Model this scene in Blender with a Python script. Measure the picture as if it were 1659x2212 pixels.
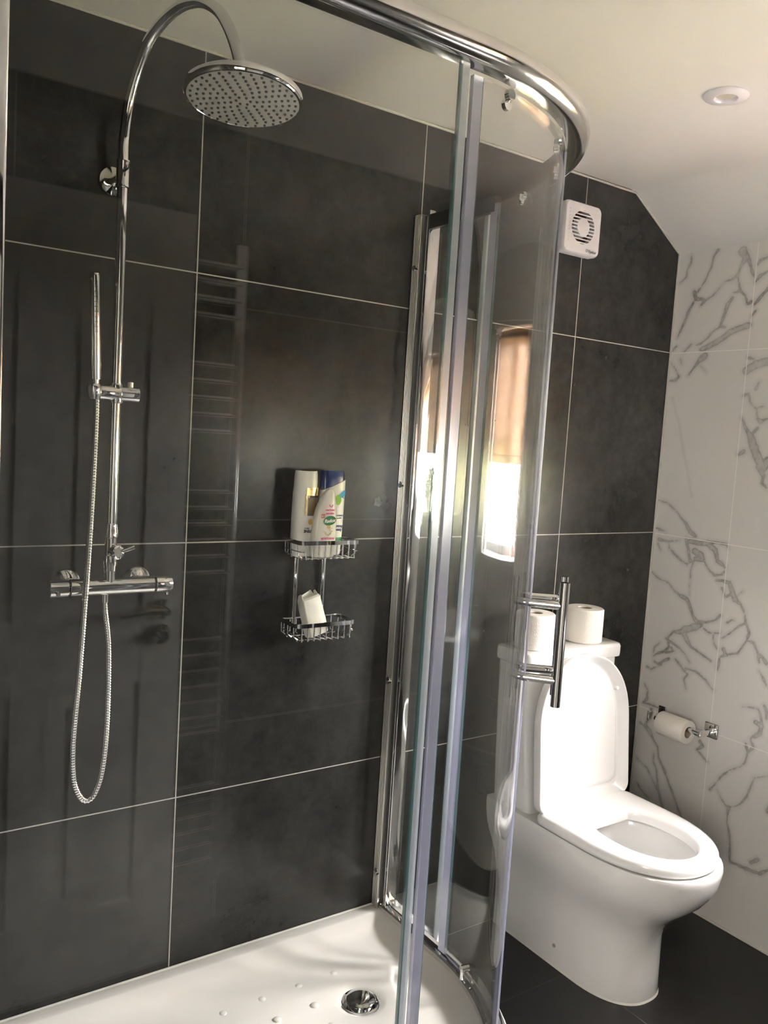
import bpy, bmesh, math, random
from mathutils import Vector, Matrix, noise
for o in list(bpy.data.objects): bpy.data.objects.remove(o)
SC = bpy.context.scene
COL = SC.collection
PI = math.pi
random.seed(4)

# ---------------------------------------------------------------- camera
cam = bpy.data.cameras.new('camera'); cam_ob = bpy.data.objects.new('camera', cam); COL.objects.link(cam_ob)
R_, U_, F_ = Vector((0.822711, -0.565065, 0.062028)), Vector((0.000715, 0.110144, 0.993915)), Vector((0.568459, 0.817661, -0.091021))
cam_ob.matrix_world = Matrix(((R_.x, U_.x, -F_.x, -2.37294), (R_.y, U_.y, -F_.y, -1.80912), (R_.z, U_.z, -F_.z, 1.47106), (0, 0, 0, 1)))
cam.sensor_fit = 'VERTICAL'; cam.sensor_height = 36; cam.lens = 1821.8/2212*36
cam.clip_start = 0.01
SC.camera = cam_ob
# ---------------------------------------------------------------- light and exposure
SKY = 66.0
w = bpy.data.worlds.new('sky'); SC.world = w; w.use_nodes = True
bg = w.node_tree.nodes['Background']; bg.inputs[0].default_value = (0.99, 0.96, 0.965, 1); bg.inputs[1].default_value = SKY
pl = bpy.data.lights.new('window_daylight', 'AREA'); pl.shape = 'RECTANGLE'; pl.size = 0.82; pl.size_y = 0.86
pl.cycles.is_portal = True
po = bpy.data.objects.new('window_daylight', pl); COL.objects.link(po)
po.location = (0.27, -1.08, 1.455); po.rotation_euler = (PI/2, 0, PI/2)
hl = bpy.data.lights.new('hall_fill_light', 'AREA'); hl.shape = 'RECTANGLE'; hl.size = 0.5; hl.size_y = 0.9; hl.energy = 9.5; hl.color = (1, 0.93, 0.84)  # unseen fill lamp, added to brighten the room from the doorway side
ho = bpy.data.objects.new('hall_fill_light', hl); COL.objects.link(ho); ho.location = (-3.495, -2.36, 1.45); ho.rotation_euler = (PI/2, 0, -PI/2)
SC.view_settings.view_transform = 'Standard'; SC.view_settings.look = 'None'
SC.view_settings.gamma = 1; SC.view_settings.use_curve_mapping = False
SC.view_settings.exposure = 1.95

# ---------------------------------------------------------------- node helpers
def newmat(name):
    m = bpy.data.materials.new(name); m.use_nodes = True
    return m, m.node_tree, m.node_tree.nodes['Principled BSDF']
def pmat(name, col, rough=0.5, metal=0.0, coat=0.0, spec=0.5, trans=0.0, var=0.0, vscale=20, bump=0.0, bscale=60, ior=1.5, sub=0.0):
    m, nt, b = newmat(name)
    b.inputs['Base Color'].default_value = (*col, 1); b.inputs['Roughness'].default_value = rough
    b.inputs['Metallic'].default_value = metal; b.inputs['Coat Weight'].default_value = coat
    b.inputs['Coat Roughness'].default_value = 0.04
    b.inputs['Specular IOR Level'].default_value = spec; b.inputs['Transmission Weight'].default_value = trans
    b.inputs['IOR'].default_value = ior
    if sub: b.inputs['Subsurface Weight'].default_value = sub; b.inputs['Subsurface Radius'].default_value = (0.01, 0.01, 0.01)
    tc = nt.nodes.new('ShaderNodeTexCoord')
    n = nt.nodes.new('ShaderNodeTexNoise'); n.inputs['Scale'].default_value = vscale; n.inputs['Detail'].default_value = 4
    nt.links.new(tc.outputs['Object'], n.inputs['Vector'])
    mx = nt.nodes.new('ShaderNodeMix'); mx.data_type = 'RGBA'
    mx.inputs[6].default_value = (*[c*(1-var) for c in col], 1); mx.inputs[7].default_value = (*[min(1, c*(1+var)) for c in col], 1)
    nt.links.new(n.outputs['Fac'], mx.inputs[0]); nt.links.new(mx.outputs[2], b.inputs['Base Color'])
    if bump:
        n2 = nt.nodes.new('ShaderNodeTexNoise'); n2.inputs['Scale'].default_value = bscale; n2.inputs['Detail'].default_value = 3
        nt.links.new(tc.outputs['Object'], n2.inputs['Vector'])
        bp = nt.nodes.new('ShaderNodeBump'); bp.inputs['Strength'].default_value = bump; bp.inputs['Distance'].default_value = 0.002
        nt.links.new(n2.outputs['Fac'], bp.inputs['Height']); nt.links.new(bp.outputs[0], b.inputs['Normal'])
    return m
def mth(nt, op, a, b=None, c=None):
    n = nt.nodes.new('ShaderNodeMath'); n.operation = op
    for i, v in enumerate((a, b, c)):
        if v is None: continue
        if isinstance(v, (int, float)): n.inputs[i].default_value = v
        else: nt.links.new(v, n.inputs[i])
    return n.outputs[0]
def grout_mask(nt, axis_u, u0, axis_v, v0, su=0.6, sv=0.6, half=0.0015):
    g = nt.nodes.new('ShaderNodeNewGeometry'); s = nt.nodes.new('ShaderNodeSeparateXYZ'); nt.links.new(g.outputs['Position'], s.inputs[0])
    outs = []
    for ax, o0, sz in ((axis_u, u0, su), (axis_v, v0, sv)):
        t = mth(nt, 'SUBTRACT', s.outputs[ax], o0 - sz*100); t = mth(nt, 'MODULO', t, sz)
        t2 = mth(nt, 'SUBTRACT', sz, t); d = mth(nt, 'MINIMUM', t, t2)
        outs.append(mth(nt, 'LESS_THAN', d, half))
    return mth(nt, 'MAXIMUM', outs[0], outs[1]), g
def dark_tile(name, au, u0, av, v0, c1, c2, grout, rough=0.235, half=0.0014):
    m, nt, b = newmat(name)
    mask, g = grout_mask(nt, au, u0, av, v0, half=half)
    n1 = nt.nodes.new('ShaderNodeTexNoise'); n1.inputs['Scale'].default_value = 3.2; n1.inputs['Detail'].default_value = 8; n1.inputs['Roughness'].default_value = 0.62
    n2 = nt.nodes.new('ShaderNodeTexNoise'); n2.inputs['Scale'].default_value = 22; n2.inputs['Detail'].default_value = 6; n2.inputs['Roughness'].default_value = 0.7
    for n in (n1, n2): nt.links.new(g.outputs['Position'], n.inputs['Vector'])
    f = mth(nt, 'MULTIPLY_ADD', n2.outputs['Fac'], 0.35, mth(nt, 'MULTIPLY', n1.outputs['Fac'], 0.75))
    r = nt.nodes.new('ShaderNodeValToRGB'); nt.links.new(f, r.inputs[0])
    r.color_ramp.elements[0].position = 0.38; r.color_ramp.elements[0].color = (*c1, 1)
    r.color_ramp.elements[1].position = 0.72; r.color_ramp.elements[1].color = (*c2, 1)
    mx = nt.nodes.new('ShaderNodeMix'); mx.data_type = 'RGBA'; nt.links.new(mask, mx.inputs[0])
    nt.links.new(r.outputs[0], mx.inputs[6]); mx.inputs[7].default_value = (*grout, 1)
    nt.links.new(mx.outputs[2], b.inputs['Base Color'])
    rr = mth(nt, 'MULTIPLY_ADD', n1.outputs['Fac'], 0.10, rough-0.05)
    rr = mth(nt, 'MAXIMUM', rr, mth(nt, 'MULTIPLY', mask, 0.8)); nt.links.new(rr, b.inputs['Roughness'])
    bp = nt.nodes.new('ShaderNodeBump'); bp.inputs['Strength'].default_value = 0.6; bp.inputs['Distance'].default_value = 0.001; bp.invert = True
    nt.links.new(mask, bp.inputs['Height']); nt.links.new(bp.outputs[0], b.inputs['Normal'])
    b.inputs['Specular IOR Level'].default_value = 0.45
    return m
def marble(name):
    m, nt, b = newmat(name)
    mask, g = grout_mask(nt, 1, -0.281, 2, 0.598, half=0.0011)
    at = nt.nodes.new('ShaderNodeAttribute'); at.attribute_name = 'vein_distance'      # metres to the nearest vein edge
    n1 = nt.nodes.new('ShaderNodeTexNoise'); n1.inputs['Scale'].default_value = 60; n1.inputs['Detail'].default_value = 6; n1.inputs['Roughness'].default_value = 0.65
    n3 = nt.nodes.new('ShaderNodeTexNoise'); n3.inputs['Scale'].default_value = 8; n3.inputs['Detail'].default_value = 4
    for n in (n1, n3): nt.links.new(g.outputs['Position'], n.inputs['Vector'])
    n4 = nt.nodes.new('ShaderNodeTexNoise'); n4.inputs['Scale'].default_value = 26; n4.inputs['Detail'].default_value = 5; n4.inputs['Roughness'].default_value = 0.7
    nt.links.new(g.outputs['Position'], n4.inputs['Vector'])
    d = mth(nt, 'ADD', at.outputs['Fac'], mth(nt, 'MULTIPLY', mth(nt, 'SUBTRACT', n1.outputs['Fac'], 0.5), 0.009))
    d = mth(nt, 'ADD', d, mth(nt, 'MULTIPLY', mth(nt, 'SUBTRACT', n4.outputs['Fac'], 0.52), 0.013))
    core = nt.nodes.new('ShaderNodeMapRange'); nt.links.new(d, core.inputs[0])
    core.inputs[1].default_value = -0.0010; core.inputs[2].default_value = 0.0022; core.inputs[3].default_value = 0.86; core.inputs[4].default_value = 0
    halo = nt.nodes.new('ShaderNodeMapRange'); nt.links.new(d, halo.inputs[0])
    halo.inputs[1].default_value = 0; halo.inputs[2].default_value = 0.012; halo.inputs[3].default_value = 0.26; halo.inputs[4].default_value = 0
    f = mth(nt, 'MAXIMUM', core.outputs[0], halo.outputs[0])
    rim = nt.nodes.new('ShaderNodeMapRange'); nt.links.new(d, rim.inputs[0])
    rim.inputs[1].default_value = -0.007; rim.inputs[2].default_value = 0; rim.inputs[3].default_value = 0.60; rim.inputs[4].default_value = 1
    f = mth(nt, 'MULTIPLY', f, rim.outputs[0])
    f = mth(nt, 'MULTIPLY', f, mth(nt, 'MULTIPLY_ADD', n3.outputs['Fac'], 1.5, 0.1))
    f = mth(nt, 'MULTIPLY', f, mth(nt, 'MULTIPLY_ADD', n1.outputs['Fac'], 1.6, 0.15)); f = mth(nt, 'MINIMUM', f, 0.95)
    mx = nt.nodes.new('ShaderNodeMix'); mx.data_type = 'RGBA'; nt.links.new(f, mx.inputs[0])
    mx.inputs[6].default_value = (0.74, 0.725, 0.695, 1); mx.inputs[7].default_value = (0.22, 0.212, 0.205, 1)
    m2 = nt.nodes.new('ShaderNodeMix'); m2.data_type = 'RGBA'; nt.links.new(mask, m2.inputs[0])
    nt.links.new(mx.outputs[2], m2.inputs[6]); m2.inputs[7].default_value = (0.92, 0.90, 0.85, 1)
    nt.links.new(m2.outputs[2], b.inputs['Base Color']); b.inputs['Roughness'].default_value = 0.12
    return m
def glass(name, tint=(0.978, 0.985, 0.980)):
    m = bpy.data.materials.new(name); m.use_nodes = True; nt = m.node_tree; nt.nodes.clear()
    out = nt.nodes.new('ShaderNodeOutputMaterial'); tr = nt.nodes.new('ShaderNodeBsdfTransparent'); tr.inputs[0].default_value = (*tint, 1)
    gl = nt.nodes.new('ShaderNodeBsdfGlossy'); gl.inputs['Roughness'].default_value = 0.0
    fr = nt.nodes.new('ShaderNodeFresnel'); g = nt.nodes.new('ShaderNodeNewGeometry')
    ior = mth(nt, 'MULTIPLY_ADD', g.outputs['Backfacing'], 1/1.5-1.5, 1.5); nt.links.new(ior, fr.inputs[0])
    mx = nt.nodes.new('ShaderNodeMixShader'); nt.links.new(fr.outputs[0], mx.inputs[0])
    nt.links.new(tr.outputs[0], mx.inputs[1]); nt.links.new(gl.outputs[0], mx.inputs[2]); nt.links.new(mx.outputs[0], out.inputs[0])
    return m
def translucent(name, col, tr_amt=0.5, rough=0.25, gloss=0.25):
    # clear soft plastic: part see-through, part scattering, part glossy
    m = bpy.data.materials.new(name); m.use_nodes = True; nt = m.node_tree; nt.nodes.clear()
    out = nt.nodes.new('ShaderNodeOutputMaterial'); tr = nt.nodes.new('ShaderNodeBsdfTransparent')
    df = nt.nodes.new('ShaderNodeBsdfDiffuse'); df.inputs[0].default_value = (*col, 1)
    tl = nt.nodes.new('ShaderNodeBsdfTranslucent'); tl.inputs[0].default_value = (*col, 1)
    gl = nt.nodes.new('ShaderNodeBsdfGlossy'); gl.inputs['Roughness'].default_value = rough
    a = nt.nodes.new('ShaderNodeMixShader'); a.inputs[0].default_value = 0.5
    nt.links.new(df.outputs[0], a.inputs[1]); nt.links.new(tl.outputs[0], a.inputs[2])
    b = nt.nodes.new('ShaderNodeMixShader'); b.inputs[0].default_value = tr_amt; nt.links.new(a.outputs[0], b.inputs[1]); nt.links.new(tr.outputs[0], b.inputs[2])
    c = nt.nodes.new('ShaderNodeMixShader'); c.inputs[0].default_value = gloss; nt.links.new(b.outputs[0], c.inputs[1]); nt.links.new(gl.outputs[0], c.inputs[2])
    nt.links.new(c.outputs[0], out.inputs[0])
    return m

M = dict(
    chrome=pmat('chrome', (0.80, 0.80, 0.80), 0.05, 1.0), satin=pmat('brushed_aluminium', (0.72, 0.71, 0.68), 0.28, 1.0),
    railm=pmat('polished_rail', (0.74, 0.73, 0.71), 0.13, 1.0),
    porcelain=pmat('porcelain', (0.80, 0.79, 0.77), 0.10, coat=0.6), seatplastic=pmat('seat_plastic', (0.84, 0.83, 0.82), 0.16, coat=0.3),
    acrylic=pmat('tray_acrylic', (0.84, 0.80, 0.755), 0.14, coat=0.3),
    paint=pmat('ceiling_paint', (0.86, 0.84, 0.81), 0.8, bump=0.15, bscale=90), whitewall=pmat('wall_paint', (0.78, 0.75, 0.70), 0.8),
    doorpaint=pmat('door_paint', (0.44, 0.425, 0.40), 0.35), paper=pmat('tissue_paper', (0.86, 0.82, 0.75), 0.95, bump=0.5, bscale=240),
    card=pmat('cardboard_core', (0.42, 0.36, 0.30), 0.9), fan=pmat('fan_plastic', (0.82, 0.80, 0.83), 0.35), fandark=pmat('fan_dark_plastic', (0.09, 0.07, 0.08), 0.6),
    fangrey=pmat('grey_lettering', (0.30, 0.30, 0.32), 0.5), sealant=pmat('white_sealant', (0.66, 0.64, 0.58), 0.5),
    black=pmat('black_rubber', (0.02, 0.02, 0.02), 0.5), sealw=translucent('clear_seal', (0.54, 0.59, 0.65), 0.42), sealp=translucent('lilac_seal', (0.50, 0.51, 0.66), 0.42),
    gedge=translucent('glass_edge', (0.09, 0.20, 0.19), 0.4, 0.1, 0.2), glass=glass('clear_glass'), pane=glass('window_glass', (0.98, 0.985, 0.98)),
    led=pmat('lamp_lens', (0.60, 0.55, 0.46), 0.3), lampw=pmat('lamp_ring', (0.86, 0.84, 0.88), 0.35),
    upvc=pmat('white_upvc', (0.85, 0.85, 0.84), 0.25), mirror=pmat('mirror_silver', (0.85, 0.86, 0.86), 0.01, 1.0),
    rad=pmat('chrome_rail', (0.75, 0.75, 0.75), 0.12, 1.0), nozzle=pmat('nozzle_rubber', (0.06, 0.06, 0.06), 0.6),
    face=pmat('head_face', (0.52, 0.51, 0.48), 0.35, var=0.15, vscale=60), hedge=pmat('hedge_leaves', (0.62, 0.60, 0.26), 0.8, var=0.3, vscale=14, bump=1.0, bscale=18),
    lawn=pmat('pale_paving', (0.60, 0.58, 0.53), 0.9, var=0.1, vscale=8),
    bott=pmat('white_bottle', (0.80, 0.79, 0.75), 0.28), gold=pmat('gold_foil', (0.62, 0.42, 0.18), 0.22, 0.85), brown=pmat('brown_print', (0.16, 0.10, 0.035), 0.35, var=0.4, vscale=90),
    ink=pmat('dark_print', (0.02, 0.02, 0.03), 0.5), navy=pmat('navy_cap', (0.008, 0.022, 0.12), 0.22), inkblue=pmat('blue_print', (0.02, 0.03, 0.18), 0.5),
    pink=pmat('pink_print', (0.72, 0.14, 0.34), 0.5), green=pmat('green_print', (0.01, 0.17, 0.045), 0.4), red=pmat('red_print', (0.45, 0.02, 0.02), 0.5), yellow=pmat('yellow_print', (0.70, 0.42, 0.08), 0.5),
    sky=pmat('sky_blue_print', (0.06, 0.38, 0.70), 0.5), lime=pmat('lime_print', (0.22, 0.48, 0.04), 0.5), cream=pmat('cream_bottle', (0.82, 0.79, 0.71), 0.26),
    soap=pmat('soap_wrapper', (0.76, 0.74, 0.67), 0.6, var=0.06, vscale=50, bump=0.6, bscale=60), wtext=pmat('white_print', (0.85, 0.85, 0.82), 0.5),
    water=glass('water', (0.93, 0.95, 0.95)), amber=pmat('olive_bottle', (0.30, 0.27, 0.14), 0.25), pinkwax=pmat('pink_wax', (0.75, 0.32, 0.27), 0.5), plant=pmat('plant_green', (0.10, 0.20, 0.05), 0.6), skirt=pmat('worn_print', (0.35, 0.28, 0.24), 0.8),
)
M['tile'] = dark_tile('dark_wall_tile', 0, -1.6553, 2, 0.0, (0.0105, 0.0098, 0.0092), (0.044, 0.0415, 0.0385), (0.42, 0.40, 0.35))
M['tile_opp'] = dark_tile('dark_opposite_tile', 0, -1.355, 2, 0.0, (0.0105, 0.0098, 0.0092), (0.044, 0.0415, 0.0385), (0.42, 0.40, 0.35))
M['floor'] = dark_tile('dark_floor_tile', 0, -0.577, 1, -0.305, (0.008, 0.0075, 0.007), (0.017, 0.016, 0.0155), (0.065, 0.06, 0.055), rough=0.35, half=0.002)
M['marble'] = marble('white_veined_marble')
# blind cloth: open weave in brown
mb, nt, b0 = newmat('blind_cloth')
nt.nodes.remove(b0)
out = [n for n in nt.nodes if n.type == 'OUTPUT_MATERIAL'][0]
g = nt.nodes.new('ShaderNodeNewGeometry'); sp = nt.nodes.new('ShaderNodeSeparateXYZ'); nt.links.new(g.outputs['Position'], sp.inputs[0])
wv = mth(nt, 'ABSOLUTE', mth(nt, 'SINE', mth(nt, 'MULTIPLY', sp.outputs[1], PI/0.004)))
fac = mth(nt, 'MULTIPLY_ADD', wv, 0.10, 0.035)
trn = nt.nodes.new('ShaderNodeBsdfTransparent'); trn.inputs[0].default_value = (1, 0.90, 0.82, 1)
tls = nt.nodes.new('ShaderNodeBsdfTranslucent'); tls.inputs[0].default_value = (0.34, 0.235, 0.16, 1)
dfs = nt.nodes.new('ShaderNodeBsdfDiffuse'); dfs.inputs[0].default_value = (0.17, 0.12, 0.085, 1)
m1 = nt.nodes.new('ShaderNodeMixShader'); m1.inputs[0].default_value = 0.5; nt.links.new(dfs.outputs[0], m1.inputs[1]); nt.links.new(tls.outputs[0], m1.inputs[2])
m2 = nt.nodes.new('ShaderNodeMixShader'); nt.links.new(fac, m2.inputs[0]); nt.links.new(m1.outputs[0], m2.inputs[1]); nt.links.new(trn.outputs[0], m2.inputs[2])
nt.links.new(m2.outputs[0], out.inputs[0]); M['blind'] = mb

# ---------------------------------------------------------------- mesh helpers
def obj(name, bm, mat, parent=None, smooth=True, angle=40):
    if isinstance(mat, str): mat = M[mat]
    me = bpy.data.meshes.new(name); bmesh.ops.recalc_face_normals(bm, faces=bm.faces); bm.to_mesh(me); bm.free()
    me.materials.append(mat)
    o = bpy.data.objects.new(name, me); COL.objects.link(o)
    if smooth:
        me.polygons.foreach_set('use_smooth', [True]*len(me.polygons)); me.set_sharp_from_angle(angle=math.radians(angle))
    if parent is not None:
        o.parent = parent
        if parent.type == 'EMPTY': o.matrix_parent_inverse = Matrix.Translation(-parent.location)
    return o
# every mesh is written in world coordinates; Empties only translate, so parts are shifted back by the parent inverse
def thing(name, label, cat, loc, group=None):
    o = bpy.data.objects.new(name, None); COL.objects.link(o); o.location = loc; o.empty_display_size = 0.05
    o['label'] = label; o['category'] = cat
    if group: o['group'] = group
    return o
def tag(o, label, cat, group=None):
    o['label'] = label; o['category'] = cat
    if group: o['group'] = group
    return o
def struct(name, bm, mat, smooth=False):
    o = obj(name, bm, mat, None, smooth); o['kind'] = 'structure'; return o
def box(bm, x0, x1, y0, y1, z0, z1, bev=0.0, seg=3):
    r = bmesh.ops.create_cube(bm, size=1); vs = r['verts']
    for v in vs: v.co = Vector(((x0+x1)/2 + v.co.x*(x1-x0), (y0+y1)/2 + v.co.y*(y1-y0), (z0+z1)/2 + v.co.z*(z1-z0)))
    if bev:
        es = list({e for v in vs for e in v.link_edges})
        bmesh.ops.bevel(bm, geom=es, offset=bev, segments=seg, affect='EDGES', profile=0.5)
    return vs
def frame_of(d):
    d = Vector(d).normalized(); a = Vector((0, 0, 1)) if abs(d.z) < 0.9 else Vector((1, 0, 0))
    u = d.cross(a).normalized(); return u, d.cross(u).normalized()
def tube(bm, pts, r, seg=16, caps=True, closed=False):
    pts = [Vector(q) for q in pts]; rs = r if isinstance(r, (list, tuple)) else [r]*len(pts)
    n = len(pts); rings = []; u = None
    for i, q in enumerate(pts):
        a = pts[(i-1) % n] if (closed or i > 0) else q; b = pts[(i+1) % n] if (closed or i < n-1) else q
        d = (b-a).normalized()
        if u is None: u, v = frame_of(d)
        else:
            u = (u - d*u.dot(d)).normalized(); v = d.cross(u).normalized()
        rings.append([bm.verts.new(q + (u*math.cos(2*PI*k/seg) + v*math.sin(2*PI*k/seg))*rs[i]) for k in range(seg)])
    m = n if closed else n-1
    for i in range(m):
        A, B = rings[i], rings[(i+1) % n]
        for k in range(seg): bm.faces.new((A[k], A[(k+1) % seg], B[(k+1) % seg], B[k]))
    if caps and not closed: bm.faces.new(rings[0]); bm.faces.new(rings[-1])
    return rings
def lathe(bm, prof, base, axis=(0, 0, 1), seg=32, cap=True):
    # prof: list of (radius, height along axis)
    ax = Vector(axis).normalized(); u, v = frame_of(ax); base = Vector(base); rings = []
    for r, h in prof:
        if r < 1e-6: rings.append([bm.verts.new(base + ax*h)])
        else: rings.append([bm.verts.new(base + ax*h + (u*math.cos(2*PI*k/seg) + v*math.sin(2*PI*k/seg))*r) for k in range(seg)])
    for A, B in zip(rings, rings[1:]):
        if len(A) == 1 and len(B) == 1: continue
        for k in range(seg):
            if len(A) == 1: bm.faces.new((A[0], B[k], B[(k+1) % seg]))
            elif len(B) == 1: bm.faces.new((A[k], A[(k+1) % seg], B[0]))
            else: bm.faces.new((A[k], A[(k+1) % seg], B[(k+1) % seg], B[k]))
    if cap and len(rings[0]) > 1: bm.faces.new(rings[0])
    if cap and len(rings[-1]) > 1: bm.faces.new(rings[-1])
def loft(bm, rings, cap0=True, cap1=True, closed=True):
    R = [[bm.verts.new(q) for q in ring] for ring in rings]; n = len(R[0])
    for A, B in zip(R, R[1:]):
        for k in range(n if closed else n-1): bm.faces.new((A[k], A[(k+1) % n], B[(k+1) % n], B[k]))
    if cap0: bm.faces.new(R[0])
    if cap1: bm.faces.new(R[-1])
    return R
def prism(bm, outline, axis, a, b, bev=0.0):
    # outline of 2D points in the plane across `axis` (0,1,2), pushed from a to b
    def P(q, t):
        if axis == 0: return Vector((t, q[0], q[1]))
        if axis == 1: return Vector((q[0], t, q[1]))
        return Vector((q[0], q[1], t))
    A = [bm.verts.new(P(q, a)) for q in outline]; B = [bm.verts.new(P(q, b)) for q in outline]; n = len(outline)
    for k in range(n): bm.faces.new((A[k], A[(k+1) % n], B[(k+1) % n], B[k]))
    f1 = bm.faces.new(A); f2 = bm.faces.new(B)
    if bev:
        es = list(set(f1.edges) | set(f2.edges)); bmesh.ops.bevel(bm, geom=es, offset=bev, segments=2, affect='EDGES')
def rrect(w, h, r, n=6, cx=0, cy=0):
    pts = []
    for sx, sy, a0 in ((1, 1, 0), (-1, 1, 90), (-1, -1, 180), (1, -1, 270)):
        for k in range(n+1):
            a = math.radians(a0 + 90*k/n); pts.append((cx + sx*(w/2-r) + r*math.cos(a), cy + sy*(h/2-r) + r*math.sin(a)))
    return pts
def catmull(pts, n=8):
    P = [Vector(q) for q in pts]; out = []
    for i in range(len(P)-1):
        p0, p1, p2, p3 = P[max(i-1, 0)], P[i], P[i+1], P[min(i+2, len(P)-1)]
        for k in range(n):
            t = k/n
            out.append(0.5*((2*p1) + (p2-p0)*t + (2*p0-5*p1+4*p2-p3)*t*t + (3*p1-p0-3*p2+p3)*t**3))
    out.append(P[-1]); return out
def subdivide_obj(o, lv=2):
    md = o.modifiers.new('smooth_surface', 'SUBSURF'); md.levels = lv; md.render_levels = lv
def text_mesh(name, body, size, mat, parent, origin, xdir, ydir, thick=0.0003, align='CENTER', shear=0.0, bold=0.0):
    cu = bpy.data.curves.new(name, 'FONT'); cu.body = body; cu.size = size; cu.extrude = thick; cu.align_x = align; cu.align_y = 'CENTER'; cu.shear = shear; cu.offset = bold
    t = bpy.data.objects.new(name, cu); COL.objects.link(t)
    dg = bpy.context.evaluated_depsgraph_get(); me = bpy.data.meshes.new_from_object(t.evaluated_get(dg))
    bpy.data.objects.remove(t); bpy.data.curves.remove(cu)
    x = Vector(xdir).normalized(); y = Vector(ydir).normalized(); z = x.cross(y); o0 = Vector(origin)
    me.transform(Matrix(((x.x, y.x, z.x, o0.x), (x.y, y.y, z.y, o0.y), (x.z, y.z, z.z, o0.z), (0, 0, 0, 1))))
    me.materials.clear(); me.materials.append(M[mat])
    o = bpy.data.objects.new(name, me); COL.objects.link(o)
    if parent is not None:
        o.parent = parent
        if parent.type == 'EMPTY': o.matrix_parent_inverse = Matrix.Translation(-parent.location)
    return o

# ================================================================ THE ROOM
bm = bmesh.new(); box(bm, -3.6, 0.0, 0.0, 0.12, -0.1, 2.40); struct('wall_back', bm, 'tile')
bm = bmesh.new(); box(bm, -2.40, 0.3, -2.14, -2.02, -0.1, 2.40); struct('wall_front', bm, 'tile_opp')
bm = bmesh.new(); box(bm, -3.6, 0.25, -2.9, 0.05, -0.12, 0.0); struct('floor', bm, 'floor')
bm = bmesh.new(); prism(bm, [(-3.6, 2.272), (-0.262, 2.272), (-0.240, 2.268), (-0.222, 2.259), (0.004, 2.117), (0.30, 1.935), (0.30, 2.5), (-3.6, 2.5)], 1, -2.9, 0.12)
struct('ceiling', bm, 'paint', True)
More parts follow.
